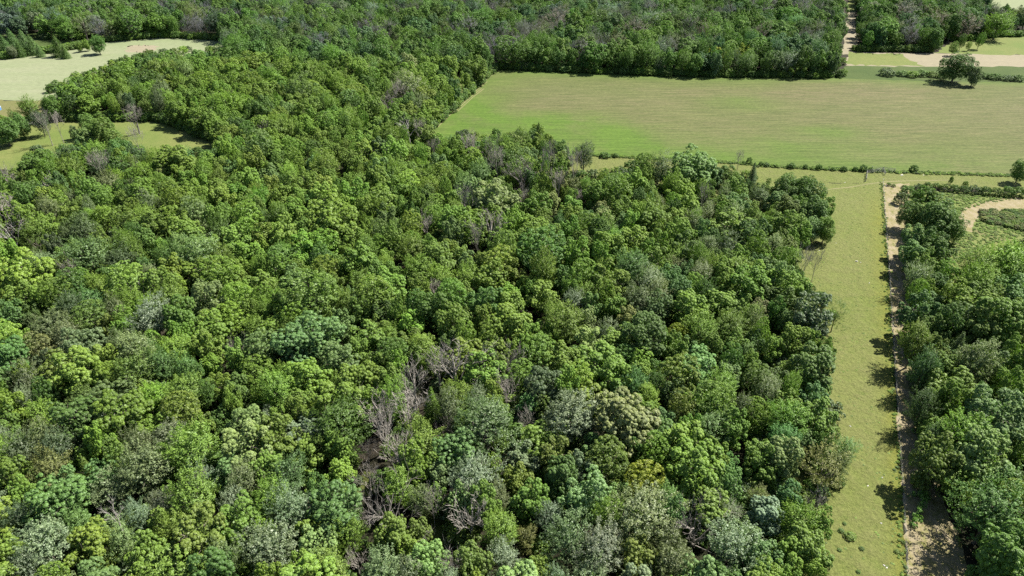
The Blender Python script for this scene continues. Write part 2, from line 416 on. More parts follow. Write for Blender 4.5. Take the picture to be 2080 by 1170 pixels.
def hay_lush(G):
    nu, nv = G.shape[:2]; u = np.linspace(0, 1, nu)[:, None] * np.ones((1, nv)); v = np.linspace(0, 1, nv)[None] * np.ones((nu, 1))
    L = .75 * np.exp(-((1 - v) / .07) ** 2) + .6 * np.exp(-(v / .2) ** 2) * np.clip(1.15 - 1.3 * u, .12, 1) + .9 * np.exp(-(u / .07) ** 2)
    L += edge_gauss(G, [(1250, 285, 28, 22, .8), (1690, 268, 16, 9, .75), (1490, 205, 22, 14, .6), (1120, 250, 30, 25, .45), (1450, 320, 40, 10, .5),
                        (1600, 290, 25, 9, .4), (1900, 320, 60, 14, .25), (960, 210, 20, 25, .6), (1060, 270, 30, 22, .6), (930, 235, 14, 22, .8), (1160, 235, 25, 18, .4), (1850, 340, 60, 7, .2)])
    L -= .55 * np.exp(-((v - .62) / .26) ** 2) * (.6 + .4 * np.sin(u * 9 + 1))
    return np.clip(L, -1, 1)
sheet('hay_field', [(780, 312), (870, 312), (1210, 316), (1500, 333), (1750, 347), (2080, 358), (2700, 376)],
      [(1006, 137), (1180, 148), (1400, 155), (1700, 157), (1830, 163), (2080, 168), (2450, 174)], 0.016, M['hay_field'],
      'wide field of short green and tan stubble between the woods', hay_lush, 150, 70, 0.4)
# pale worn track along the field's edge beside the wood
sheet('field_track', [(862, 272), (900, 232), (940, 192), (985, 152)], [(872, 272), (911, 232), (954, 190), (1004, 149)], 0.030, M['bare_field'],
      'tan worn strip along the wood side edge of the field', None, 40, 4, 0.5)
def pasture_lush(G):
    nu, nv = G.shape[:2]; u_ = np.linspace(0, 1, nu)[:, None]; d = np.linspace(1, 0, nv)[None] * 45 * np.ones((nu, 1))   # rough metres from the lane fence
    return np.clip(.8 * np.exp(-(d / 4.5) ** 2) * np.clip(u_ / .15, 0, 1), 0, 1)
LANE_L = [(1793, 372), (1797, 430), (1803, 520), (1808, 600), (1814, 700), (1820, 800), (1826, 900), (1833, 1000), (1838, 1100), (1844, 1200), (1856, 1420)]
sheet('pasture', [(1400, 372), (1440, 430), (1480, 520), (1500, 600), (1520, 700), (1540, 800), (1540, 900), (1550, 1000), (1540, 1100), (1530, 1200), (1500, 1420)],
      LANE_L, 0.020, M['pasture'], 'long grazed grass pasture beside the dirt lane', pasture_lush, 120, 40, 0.25)
sheet('pasture_headland', [(1100, 380), (1395, 372), (1793, 372), (1850, 378), (2080, 386), (2600, 398)], [(1080, 312), (1200, 316), (1500, 331), (1560, 337), (1750, 347), (2080, 358), (2700, 376)], 0.024, M['pasture'],
      'grass strip between the field hedge and the lane', lambda G: np.zeros(G.shape[:2]), 100, 12, 0.3)
def lane_lush(G):
    nu, nv = G.shape[:2]; v = np.linspace(0, 1, nv)[None] * np.ones((nu, 1))
    return np.clip(.5 + .5 * np.cos(v * 18.8), 0, 1) * .75 + .25
sheet('dirt_lane', LANE_L, [(1850, 374), (1842, 430), (1842, 520), (1848, 600), (1852, 700), (1866, 800), (1886, 900), (1910, 1000), (1950, 1100), (1985, 1200), (2030, 1420)],
      0.028, M['dirt_lane'], 'pale dirt lane running along the pasture fence', lane_lush, 120, 14, 0.25)
sheet('scrub_meadow', [(1838, 385), (1838, 470), (1850, 560), (1880, 620)], [(2500, 405), (2520, 480), (2560, 560), (2600, 600)], 0.012, M['meadow'],
      'rough weedy meadow beyond the lane trees', None, 30, 50, 0.4)
def track(name, line, w, z, m, label):
    P = dens([at(*p) for p in line], 50); T = unit(np.gradient(P, axis=0)); Nn = np.stack([-T[:, 1], T[:, 0]], 1)
    w = np.interp(np.linspace(0, 1, 50), np.linspace(0, 1, len(w)), w)[:, None]
    r = np.random.default_rng(5); nv = 7
    V = [(*(P[i] + Nn[i] * w[i] * (j / (nv - 1) - .5) + r.normal(size=2) * min(.15, .03 * float(w[i, 0]))), z) for i in range(50) for j in range(nv)]
    Fc = [(i * nv + j, i * nv + j + 1, (i + 1) * nv + j + 1, (i + 1) * nv + j)[::-1] for i in range(49) for j in range(nv - 1)]
    me = mesh_py(name, V, Fc, m); a = me.attributes.new('lush', 'FLOAT', 'POINT')
    a.data.foreach_set('value', np.tile(np.abs(np.linspace(-1, 1, nv)) * .7, 50).astype(np.float32))
    tag(link(bpy.data.objects.new(name, me)), label, kind='structure')
track('mown_track', [(1958, 468), (1962, 448), (1975, 432), (2000, 421), (2035, 416), (2070, 413), (2100, 409), (2200, 400)], [4.5, 5, 6.5, 7.5, 9, 9, 10, 10], 0.034, M['dirt_lane'],
      'pale mown track curving through the weedy meadow')
track('meadow_path', [(1958, 462), (1985, 472), (2010, 480), (2060, 492)], [3, 2.5, 2.2, 2], 0.030, M['lawn'], 'narrow tan grass path below the weedy island')
M['worn_grass'] = ground_material('worn_grass', (0.40, 0.38, 0.17), (0.34, 0.35, 0.14), (0.46, 0.42, 0.22), 0.1, 0.6, 2.5)
for a in ([(884,258),(915,228),(955,190),(985,166)], [(889,258),(920,228),(960,190),(990,166)], [(925,226),(955,198),(978,180)], [(930,226),(960,198),(983,180)]):
    track('wheel_track', a, [.55, .55, .55], 0.032, M['worn_grass'], 'pale wheel track pressed into the field beside the wood')
track('cattle_path', [(1660,388),(1690,384),(1730,380),(1762,374),(1800,369),(1860,367),(1930,366)], [.5, .7, .6, .8, .9, .7, .4], 0.036, M['worn_grass'], 'pale trodden path crossing the top of the pasture')
# the far right: bare field, grass strip, meadow, lane between the woods
sheet('bare_field', [(1715, 134), (1760, 134), (1900, 137), (2080, 136), (2500, 140)], [(1725, 104), (1800, 107), (1890, 108), (2080, 111), (2450, 118)], 0.012, M['bare_field'],
      'tan bare field beyond the green strip', None, 40, 12, 0.8)
sheet('grass_strip', [(1700, 158), (1830, 163), (2080, 168), (2450, 174)], [(1718, 133), (1900, 136), (2080, 135), (2450, 139)], 0.020, M['green_strip'],
      'green grass strip beyond the big field', None, 40, 12, 0.8)
sheet('weedy_field_corner', [(1722, 131), (1790, 133), (1870, 134)], [(1728, 105), (1760, 108), (1830, 110)], 0.024, M['meadow'], 'greenish weedy end of the bare field', None, 20, 8, 1.0)
sheet('far_meadow', [(1900, 108), (2080, 112), (2450, 119)], [(1935, 84), (2080, 66), (2450, 60)], 0.014, M['meadow'], 'pale green meadow with a few small trees', None, 30, 10, 1.0)
sheet('top_meadow', [(1990, 26), (2080, 26), (2300, 26)], [(1990, -8), (2080, -10), (2300, -12)], 0.014, M['pale_field'], 'pale distant meadow behind the far trees', None, 20, 8, 1.0)
sheet('far_lane', [(1709, 110), (1716, 70), (1719, 45), (1722, 22)], [(1745, 110), (1741, 70), (1738, 45), (1737, 22)], 0.010, M['bare_field'], 'tan lane running between the distant woods', None, 30, 6, 0.6)
sheet('far_green_lane', [(1721, 24), (1722, 0), (1724, -40)], [(1738, 24), (1739, 0), (1739, -40)], 0.018, M['meadow'], 'grassy ride at the end of the distant lane', None, 20, 6, 0.6)
# the far left: pale field, tan lawn, meadow, garden lawn among conifers
sheet('pale_field', [(-500, 215), (0, 203), (60, 206), (120, 200), (260, 150), (480, 100)], [(-500, 128), (0, 120), (115, 103), (215, 86), (330, 76), (460, 81)], 0.012, M['pale_field'],
      'smooth pale green hay field', None, 80, 30, 0.5)
sheet('bare_patch', [(255, 106), (290, 108), (320, 100)], [(262, 93), (285, 91), (310, 92)], 0.020, M['bare_field'], 'bare tan patch in the pale field', None, 14, 6, 1.2)
sheet('tan_lawn', [(-500, 300), (0, 262), (90, 248), (160, 236)], [(-500, 216), (0, 203.5), (60, 206.5), (120, 200.5)], 0.016, M['lawn'], 'tan mown lawn below the pale hay field', None, 40, 16, 0.4)
sheet('small_meadow', [(-500, 420), (0, 345), (120, 335), (300, 330), (470, 320)], [(-500, 302), (0, 264), (120, 243), (330, 243), (470, 285)], 0.020, M['meadow'], 'small sunlit meadow between the woods', None, 60, 24, 0.5)
sheet('garden_lawn', [(-400, 130), (0, 121), (115, 104), (215, 87)], [(-400, 75), (0, 66), (100, 68), (215, 68)], 0.018, M['green_strip'], 'bright grass around the garden conifers', None, 30, 10, 0.5)
for i, (a, b, c, d) in enumerate([((725, 1000), (770, 1010), (735, 960), (768, 965)), ((868, 1110), (925, 1115), (850, 1035), (905, 1040)), ((985, 800), (1012, 800), (990, 775), (1010, 775))]):
    sheet('glade', [a, b], [c, d], 0.012, M['glade'], ('sunlit grassy gap under the dead trees', 'sunlit grassy glade beneath the thin dead tree', 'small green opening behind the bare trees')[i], None, 8, 8, 0.5)

# ------------------------------------------------------------------ prototypes
CR = {}
def proto(code, fn, m, **k):
    q, v = fn(**k); CR.setdefault(code, []).append(quads_mesh('crown_' + code, q, v, m))
for s, (nl_, fat_, pt_, cr_) in enumerate([(20, 1.0, .6, .46), (24, .9, .9, .44), (14, 1.3, .5, .48), (28, .8, 1.1, .43), (17, 1.15, .8, .47), (22, .95, .4, .42), (12, 1.4, 1.0, .5), (26, .85, .7, .41)]):
    proto('L', crown_lumpy, M['leaf'], seed=100 + s, nl=nl_, fat=fat_, point=pt_, cr=cr_, per_lobe=18 if nl_ > 15 else 26, spread=1.0 + .03 * (s % 4))
for s in range(2): proto('T', crown_lumpy, M['leaf'], seed=140 + s, nl=26, per_lobe=12, leaves=56, L=0.28, cr=0.46, tall=.8, point=.4)
for s in range(4): proto('F', crown_feather, M['leaf'], seed=200 + s, rough=.2 + .04 * s, n=300, bottom=2.2)
for s in range(3): proto('S', crown_feather, M['silver_leaf'], seed=240 + s, n=300, leaves=32, L=.27, long=1.0, rough=.26)
for s in range(3): proto('R', crown_round, M['leaf'], seed=300 + s)
for s in range(3): proto('E', crown_lumpy, M['leaf'], seed=320 + s, nl=34, per_lobe=14, leaves=40, bottom=.6, top=14.5, cr=.56, fat=1.15, point=.35)
for s in range(2): proto('W', crown_lumpy, M['silver_leaf'], seed=340 + s, nl=20, per_lobe=14, leaves=60, cr=.48)
for s in range(2): proto('B', crown_feather, M['leaf'], seed=400 + s, n=200, leaves=24, L=.26, rough=.3, fill=0)
for s in range(2): proto('C', crown_conifer, M['leaf'], seed=500 + s)
SHRUB = [quads_mesh('shrub_foliage', *crown_shrub(600 + s), M['leaf']) for s in range(4)]
TUFT = [quads_mesh('tuft', *tuft(700 + s), M['leaf']) for s in range(3)]
TRUNK = [trunk_mesh('trunk', 800 + s, M['bark']) for s in range(4)]
STEM = [trunk_mesh('stem', 820 + s, M['bark'], h=8, r0=.22, limbs=9) for s in range(2)]
DEAD = {'d': [dead_meshes(900 + s, M['dead_bark'], limbs=7, spread=.75, up=.15, kids=(3, 4)) for s in range(4)],
        'k': [dead_meshes(930 + s, M['dark_bark'], limbs=9, spread=.85, fork=.2, up=.13, kids=(3, 4)) for s in range(2)],
        'w': [dead_meshes(950 + s, M['pale_bark'], limbs=5, spread=.8, depth=2, fork=.35) for s in range(2)],
        'n': [dead_meshes(970 + s, M['dead_bark'], limbs=6, spread=.45, up=.2, fork=.25, r0=.16) for s in range(3)]}

TINT = {'G': (.122, .208, .028), 'Y': (.122, .200, .027), 'O': (.104, .164, .028), 'D': (.068, .132, .023), 'T': (.084, .162, .046),
        'S': (.138, .188, .105), 'P': (.168, .222, .070), 'B': (.130, .150, .050), 'N': (.122, .165, .066), 'Q': (.116, .196, .056), 'X': (.170, .210, .02), 'K': (.072, .115, .045), 'M': (.128, .120, .102)}
WORDS = {'G': 'bright green', 'Y': 'yellow-green', 'O': 'olive', 'D': 'dark green', 'T': 'blue-green', 'S': 'silver-grey', 'P': 'cream-tipped', 'B': 'bronze',
         'N': 'grey-olive', 'Q': 'pale green', 'X': 'yellow', 'K': 'dull dark', 'M': 'grey'}
FORM = {'L': 'lumpy', 'T': 'fine-lumped', 'F': 'feathery', 'S': 'wispy', 'R': 'rounded', 'W': 'glossy', 'B': 'thin-leaved', 'C': 'conical', 'E': 'bushy'}

# ------------------------------------------------------------------ trees read off the photograph, one by one
# (crown centre px, py, crown width px, colour+form, own label or '', landmark phrase or '')
HAND = [
 (82,335,62,'DL','dark rounded tree at the lower edge of the small meadow','dark meadow edge tree'),
 (45,385,56,'DL','','' ),(140,340,52,'GF','',''),(70,482,72,'OB','thin olive tree with bare branches showing, by the brush at the left edge','thin olive tree'),
 (50,550,104,'GL','broad bright green tree by the left edge, below the thin olive one','broad left edge tree'),(250,490,58,'GF','',''),
 (443,515,52,'YF','yellow-olive feathery tree leaning on a silver-green neighbour','yellow-olive feathery tree'),(400,512,84,'QS','pale silver-green wispy tree beside a yellow-olive one','pale silver-green tree'),
 (178,512,84,'TF','',''),(350,325,72,'OL','',''),(155,457,58,'DL','',''),(290,390,60,'GL','',''),
 (312,642,88,'SS','large silver-grey tree below the white dead top','large silver tree'),(347,602,66,'OF','upright olive brush-like tree beside the white dead top','upright olive tree'),
 (80,710,58,'BR','tree with an orange-tinted flat crown top','orange-topped tree'),(97,735,54,'KL','',''),(275,712,94,'NF','pale olive feathery spreading tree','pale olive feathery tree'),
 (270,757,88,'DF','',''),(160,752,100,'GL','',''),(292,797,46,'YL','small bright yellow-green tree beside a slim silver one','small bright yellow-green tree'),
 (332,800,36,'SS','slim silver-blue tree between green crowns','slim silver-blue tree'),(225,807,84,'TT','blue-green tree of many small lumps','many-lumped blue-green tree'),(150,850,94,'TT','',''),
 (370,837,74,'OR','smooth dark olive-yellow dome between bright green crowns','dark olive-yellow dome'),(420,607,78,'PL','cream-tipped tree beside the upright olive one','cream-tipped tree'),
 (45,916,74,'KS','grey feathery tree at the left edge of the wood','grey left edge tree'),(113,910,68,'KS','grey feathery tree next to the one at the left edge','second grey tree'),(30,968,74,'GL','',''),
 (103,952,72,'BF','bronze-topped thin tree under two grey crowns','bronze-topped tree'),(170,930,50,'GL','',''),(178,958,50,'OC','pointed olive tree leaning against a bright crown','pointed olive tree'),
 (115,1020,120,'TT','big cauliflower-crowned blue-green tree near the lower left','big cauliflower-crowned tree'),(205,968,68,'TT','',''),(292,950,112,'NF','large grey-olive feathery tree in the lower left','large grey-olive tree'),
 (385,912,116,'GF','broad fern-textured green tree','broad fern-textured tree'),(502,905,96,'PL','large cream-topped tree with a deep shaded hollow beside it','large cream-topped tree'),(560,885,80,'YL','',''),(540,950,74,'YL','',''),
 (412,972,62,'SB','pale twiggy half-dead tree beside the deep shaded hollow','pale twiggy tree'),(390,1010,100,'GF','',''),(40,1056,74,'KS','',''),
 (95,1106,112,'SS','large blue-silver tree near the bottom edge','large blue-silver tree'),(62,1158,80,'SS','',''),(20,1122,74,'YL','bright yellow-green tree in the bottom left corner','bottom corner yellow-green tree'),
 (185,1102,94,'YL','',''),(247,1098,72,'QS','',''),(330,1058,64,'YL','',''),(300,1130,90,'YL','',''),(405,1090,120,'OL','big olive-yellow tree at the bottom beside a silver grove','big olive-yellow tree'),(476,1030,64,'SS','small pale silver tree beside the big olive-yellow one','small pale silver tree'),
 (1035,325,62,'DF','',''),(675,437,96,'YL','yellow-green spreading tree in the middle of the wood','spreading yellow-green tree'),(920,446,64,'GL','',''),(1006,402,88,'PL','pale cream-tipped tree below the grey dead group','pale cream-tipped tree'),
 (627,606,112,'DR','wide dark domed tree with deep shade around it','wide dark dome'),(920,606,66,'GR','smooth lime-green dome beside a dark crown','smooth lime dome'),(985,614,78,'DL','',''),
 (640,677,116,'TT','broad blue-green scaly-crowned tree','broad scaly blue-green tree'),(598,702,104,'TT','',''),(690,730,84,'QT','pale scaly-crowned tree below the broad blue-green one','pale scaly tree'),(535,702,84,'TT','',''),
 (877,815,42,'YC','narrow bright green column between bare trees','narrow green column'),(930,800,68,'OF','olive feathery tree among the bare trees','olive tree among bare trees'),(985,857,112,'TS','big blue-green feathery tree below the bare trees','big blue-green feathery tree'),
 (690,852,104,'DF','dark feathery tree beside the grey dead group','dark feathery tree'),(715,777,78,'YL','',''),(790,770,54,'GL','',''),(860,895,80,'OF','dark olive tree below the dead group','dark olive tree'),(800,905,50,'OB','',''),
 (807,987,72,'GF','',''),(960,972,92,'SS','tall silver tree rising over bare lower branches','tall silver tree'),(890,962,56,'QL','',''),(885,1010,46,'GL','',''),(590,1035,92,'SS','',''),(545,1112,112,'SS','largest silver tree at the bottom edge','largest bottom silver tree'),
 (630,1070,60,'GL','',''),(795,1085,84,'OL','',''),(850,1080,58,'OL','',''),(868,1137,88,'QL','pale blue-green lumpy tree at the bottom edge','pale lumpy bottom tree'),(960,1142,84,'OL','',''),(1015,1075,74,'YF','',''),(1022,1132,62,'SS','',''),
 (710,1080,70,'GF','',''),(690,960,60,'GL','',''),(690,905,60,'GL','',''),
 (1187,312,46,'KF','lone dark tree standing clear at the near edge of the big field','lone field edge tree'),(1137,338,30,'YL','small bright tree on a bare trunk among grey dead trees','small bright tree'),(1310,334,40,'GR','',''),
 (1345,338,52,'NS','',''),(1412,335,84,'QL','pale lumpy tree at the corner of the big field','pale field corner tree'),(1380,476,66,'YL','vivid yellow-green tree in the wood near the pasture','vivid yellow-green tree'),
 (1330,446,66,'OL','',''),(1320,572,74,'SS','flat blue-grey tree in the middle of the wood','flat blue-grey tree'),(1100,508,96,'DR','dark domed tree in the middle of the wood','dark middle dome'),(1475,500,44,'KS','',''),(1485,440,48,'NS','',''),
 (1240,500,78,'YL','',''),(1530,350,24,'KC','narrow dark tree at the corner of the pasture','narrow dark corner tree'),(1520,577,84,'YL','yellow-green tree near the dead saplings','yellow-green tree by dead saplings'),
 (1167,612,48,'SS','',''),(1297,608,64,'KF','',''),(1340,600,54,'NS','',''),(1377,682,40,'XR','small lime-yellow dome in the wood','small lime-yellow dome'),(1232,676,44,'SS','slim silver tree beside a dark spreading crown','slim silver tree'),
 (1315,682,92,'DL','dark lumpy tree with a bright neighbour on one side','dark lumpy tree'),(1275,647,44,'PL','',''),(1187,648,48,'PW','',''),(1195,692,58,'PL','',''),(1270,728,46,'TR','',''),(1245,768,68,'GL','',''),(1290,785,58,'TF','',''),
 (1105,780,84,'KL','',''),(1107,828,42,'OR','',''),(1160,848,104,'SF','broad blue-grey tree beside the cream-crowned one','broad blue-grey tree'),(1268,845,128,'PL','great cream-crowned tree in the lower middle','great cream-crowned tree'),
 (1315,806,58,'YF','lime feathery tree behind the great cream-crowned one','lime feathery tree'),(1450,822,80,'OR','smooth olive dome near the pasture side','smooth olive dome'),(1385,830,64,'OR','',''),(1537,842,54,'GR','',''),(1427,674,64,'GF','',''),
 (1540,630,44,'BL','',''),(1465,782,68,'GF','',''),(1237,938,84,'OR','speckled olive-green dome behind the yellow one','speckled olive dome'),(1310,978,74,'XR','yellow tree with a smooth dome-shaped crown','yellow dome'),(1190,1002,102,'QW','big pale glossy tree beside the olive dome','big pale glossy tree'),
 (1130,925,68,'OL','',''),(1415,947,112,'YL','large bright yellow-green tree beyond the dark dead one','large bright yellow-green tree'),(1300,1045,124,'NS','massive grey-olive feathery tree below the yellow dome','massive grey-olive tree'),(1155,1092,94,'NS','',''),
 (1222,1116,104,'SS','',''),(1490,1106,108,'SS','large silver tree beside the dark dead one','large silver tree by the dark dead one'),(1298,1130,84,'OL','',''),(1360,1105,74,'NS','',''),(1480,1045,54,'SS','',''),(1116,1050,60,'SS','',''),(1066,1092,46,'BF','',''),
 (1080,1012,80,'GL','',''),(1548,938,62,'YL','',''),(1540,1015,44,'BF','',''),(1090,1152,58,'YL','',''),(1345,995,44,'KF','',''),(1000,950,44,'GR','',''),
 (1652,640,92,'KW','tall dark glossy tree with silvery leaf tips at the pasture edge','tall silvery-tipped tree'),(1700,634,48,'OB','thin sparse tree leaning out over the pasture','thin leaning tree'),(1657,742,88,'DL','dark round tree bulging into the pasture','dark bulging tree'),
 (1612,690,62,'GL','',''),(1592,612,60,'DL','',''),(1590,925,84,'PL','cream-tipped tree near the pasture edge','cream-tipped pasture edge tree'),(1672,945,96,'BB','thin bronze tree spreading over the pasture','thin bronze tree'),
 (1718,912,48,'QS','',''),(1604,1012,62,'TL','',''),(1600,850,80,'GF','',''),(1660,850,70,'GL','',''),(1640,1110,90,'GL','',''),(1600,1130,74,'GL','',''),
 # the clump and bushes at the pasture's upper edge
 (1595,385,54,'DE','dark tree in the clump at the upper pasture edge','dark clump tree'),(1640,392,66,'DE','tallest dark tree of the clump at the upper pasture edge','tallest clump tree'),(1672,420,42,'YL','',''),(1600,425,56,'OL','',''),(1655,432,52,'DE','',''),
 (1648,464,36,'QE','small bush tree throwing a shadow onto the pasture','small shadowed bush tree'),(1678,464,38,'GE','bush tree standing furthest out on the upper pasture','outermost bush tree'),
 # woods beyond the lane
 (1842,434,48,'DE','first dark tree beside the lane below the scrub','first lane tree'),(1900,442,72,'DE','big dark domed tree beside the curving track','dark dome by the track'),(1934,460,44,'DE','',''),(1850,482,54,'QL','',''),(1880,490,60,'DL','',''),
 (1850,515,50,'QL','',''),(1905,510,56,'DL','',''),(1855,560,52,'SS','small blue-grey bush-like tree beside the lane','blue-grey lane tree'),(1870,535,50,'GL','',''),(1866,632,58,'TL','',''),(1858,598,46,'GR','',''),
 (1862,690,64,'YF','yellow-green feathery tree overhanging the lane','yellow-green lane tree'),(1940,600,54,'GR','',''),(2035,645,110,'YL','broad yellow-green tree beyond the lane','broad yellow-green lane wood tree'),(1985,732,84,'NF','',''),(1950,695,48,'KC','dark pointed tree among round crowns beyond the lane','dark pointed tree'),
 (2022,845,104,'QL','pale blue-green tree in the wood beyond the lane','pale lane wood tree'),(1876,818,54,'KF','',''),(1930,812,58,'GL','',''),(1905,925,84,'OL','dark olive tree whose shadow covers the lane','dark olive lane tree'),(1995,922,108,'QL','',''),(2020,1030,116,'TF','',''),(2045,1125,124,'GL','big bright green tree in the bottom right corner','bottom corner green tree'),
 (1880,745,60,'TF','',''),(2050,530,90,'GF','',''),(1985,600,70,'GL','',''),(2060,590,70,'TL','',''),(1925,655,56,'DL','',''),(1990,670,64,'OL','',''),(2070,720,60,'GL','',''),(2050,780,60,'YL','',''),(1920,555,40,'GR','',''),(1985,540,70,'GF','',''),
 (2074,345,32,'DE','dark tree at the right edge where the hedge meets the field','dark hedge end tree'),
 # trees of the small meadow and lawn, far left
 (58,217,40,'OF','tall olive tree at the end of the tan lawn','tall lawn end tree'),(104,218,38,'DE','dark tree between the tan lawn and the small meadow','dark tree by the lawn'),(80,245,34,'KF','',''),(40,255,36,'DE','',''),(8,265,46,'DE','',''),(14,250,30,'GL','',''),
 (213,270,58,'GE','dome-shaped green willow-like tree on the small meadow','green meadow dome'),(170,278,40,'QL','',''),(178,254,34,'DE','',''),(150,268,16,'KE','small grey bush-like tree alone on the meadow','small grey meadow tree'),
 (455,280,40,'GL','',''),(480,260,46,'DE','dark tree at the tip of the small meadow','dark meadow tip tree'),(30,240,26,'OF','',''),
 # conifers and bushes of the far left garden
 (113,86,34,'DC','broad dark conifer on the garden lawn beside the pale field','broad dark conifer'),(128,97,20,'DC','',''),(20,72,34,'TC','',''),(45,76,36,'TC','',''),(62,84,30,'TC','',''),(5,84,32,'TC','',''),(36,92,24,'DC','',''),(76,94,20,'TC','',''),
 (24,104,16,'SE','small silver shrub-like tree before the conifer plantation','small silver garden tree'),(161,95,12,'GE','',''),(175,90,15,'GE','',''),(197,88,30,'DE','',''),(3,108,10,'TC','',''),
 (1094,268,24,'DC','pointed dark conifer at the near edge of the big field','pointed field edge conifer'),(1060,280,34,'OF','',''),
 # far trees that stand out
 (1944,134,54,'DE','big round dark tree standing alone in the far hedge','big hedge tree'),(1980,152,30,'NE','pale shrubby tree beside the big round one in the far hedge','pale hedge tree'),
 (1938,96,16,'GR','small round tree on the far meadow, by the bare field','first meadow tree'),(1968,92,10,'GR','',''),(1992,80,18,'GR','small round tree alone on the far meadow','lone far meadow tree'),(1955,82,18,'DR','',''),
 (1455,112,34,'XL','yellow tree in the dark wood edge beyond the big field','yellow wood edge tree'),(1508,108,32,'XL','second yellow tree in the dark wood edge beyond the big field',''),(1395,118,26,'OL','',''),
 (72,40,40,'SW','silver tree in the wood beyond the pale field','first silver far tree'),(190,45,36,'SW','white-silver tree in the far wood, over the garden bushes',''),(225,28,30,'SW','',''), (815,188,44,'MB','',''),(790,206,40,'MB','',''),(852,214,40,'NS','',''),(862,196,34,'NB','',''),(812,160,40,'NF','',''),(1130,40,60,'MB','',''),(1290,62,60,'MB','',''),(1432,62,44,'MB','',''),(1545,68,44,'MB','',''),(1835,22,60,'MB','',''),(1900,40,60,'MB','',''),(1965,48,50,'MB','',''),(1770,20,40,'SL','',''),(1345,40,40,'MB','',''),
 (830,175,58,'NS','grey-green tree in the wood beside the big field','grey wood edge tree'),
 (2030,45,50,'GF','',''),
]
# dead trees: (px, py, width px, set, label)
DEADS = [
 (272,233,42,'k','bare purple-grey tree with an ivy-clad base on the small meadow'),(93,258,40,'n','bare grey-brown tree standing at the end of the meadow by the lawn'),(118,258,30,'n','bare thin-stemmed tree beside the brown one on the meadow'),
 (278,290,34,'n','pale bare saplings in front of the small meadow'),(8,360,46,'d','uppermost bare brush at the left edge'),(6,420,56,'d','pale bare brush halfway up the left edge'),(20,470,60,'w','white-barked bare tree at the left edge'),(30,445,46,'k','dark bare tree behind the white one at the left edge'),
 (103,370,34,'w','white bare stems beside the dark meadow edge tree'),(212,345,44,'n','grey bare tree among green crowns below the small meadow'),(190,330,30,'d','short bare tree behind the grey one below the small meadow'),(148,560,40,'d','bare white shrub between bright green crowns'),
 (287,597,42,'w','white dead tree top above the large silver tree'),(480,700,34,'k','dark bare stems beside the blue-green scaly trees'),(430,635,26,'k','small dark bare tree beside the cream-tipped one'),(232,1045,56,'w','white forked dead limbs sticking up between crowns'),(415,965,44,'d','bare twiggy top beside the deep hollow'),
 (957,302,56,'n','upright grey dead tree at the left end of the dead group'),(1010,342,46,'n','tall thin dead tree with a white trunk'),(1000,315,44,'n','grey dead tree behind the white-trunked one'),(1062,350,62,'k','broad dark dead tree in the middle of the dead group'),(1112,340,44,'n','grey dead tree between dark crowns'),
 (1165,340,50,'n','fine-twigged pale dead tree beside the lone field edge tree'),(1135,382,48,'n','twiggy dead tree below the small bright one'),(1062,398,36,'d','small bare bush-like tree below the dead group'),(1120,310,26,'n','bare dark-topped tree at the right end of the dead group'),(1177,402,28,'d','little bare tree right of the twiggy dead one'),
 (945,420,48,'n','silver-grey bare tree deep in the wood'),(865,455,44,'d','bare grey bush in a hollow of the wood'),(995,456,70,'d','wide tangle of bare stems in the middle of the wood'),(885,590,34,'d','bare dark tree beside the smooth lime dome'),(970,490,36,'n',''),
 (840,770,76,'d','bare tree with pale twisted limbs, largest of the dead gap'),(925,735,108,'d','widest dead tree, grey, at the top of the dead gap'),(890,745,60,'d','dead tree with crossing limbs beside the widest one'),(1028,732,72,'k','dark dead tree with vertical stems beside the black hollow'),(1030,790,62,'d','drooping dead tree below the black hollow'),
 (765,828,78,'d','dead tree left of the narrow green column'),(830,832,90,'d','tangled white-limbed dead tree left of the narrow green column'),(775,868,72,'d','grey dead tree below the dark feathery one'),(970,790,40,'w','pale bare twigs between olive and blue-green crowns'),(905,870,40,'k','thin bare tree in shade beside the dark olive tree'),
 (990,880,54,'d','white bare branches in front of the big blue-green feathery tree'),(1065,860,44,'d','bare grey tree between two feathery crowns'),(805,912,92,'d','grey dead tree with fan-shaped limbs'),(748,967,52,'d','small dead tree over the grassy gap'),(745,915,40,'k','dark thin dead tree under the dark feathery one'),
 (785,1032,104,'k','dark brushy dead tree with upswept limbs'),(880,1030,52,'n','tall thin dead tree over the sunlit glade'),(955,1042,92,'d','pale dead limbs sagging under the tall silver tree'),(725,1140,52,'d','small dead tree at the bottom edge'),(920,1158,62,'d','bare bush at the bottom edge beside the pale lumpy tree'),(1005,955,44,'d','bare tree right of the tall silver one'),
 (1415,1062,100,'k','big dark dead tree with a fan of bare limbs'),(1633,545,44,'n','dead leafless sapling at the pasture edge, the left one'),(1657,540,32,'n','dead leafless sapling at the pasture edge, the right one'),(1660,1020,54,'d','grey dead lower branches under the thin bronze tree'),
 (1427,407,32,'n','small bare tree deep in the wood near the pasture'),(830,255,50,'w','white bare tree at the corner of the big field'),(805,190,44,'n','grey bare tree in the wood beside the big field'),(790,215,36,'k',''),(535,265,34,'k','bare grey tree at the wood edge past the small meadow'),(855,262,34,'d','bare grey bush tree touching the corner of the big field'),
 (1500,330,22,'n','faint bare twigs at the pasture corner'),(880,300,34,'k',''),(735,1055,30,'d',''),(620,580,26,'d',''),
]

def place(px, py, w, dead=False, low=False):
    h = 13.0
    for _ in range(5):
        zc = h * (0.5 if low else 0.64 if dead else 0.60)
        x, y = at(px, py, zc); depth = y * cP - (zc - CAM_H) * sP
        r = w * .5 * depth / F
        h = min(max(1.75 * r + 5.6, 2.0 if r < 1.2 else 3.2), 19.0)
        if r < 2.6: h = min(h, 3.4 * r + .8)
    return x, y, r, h

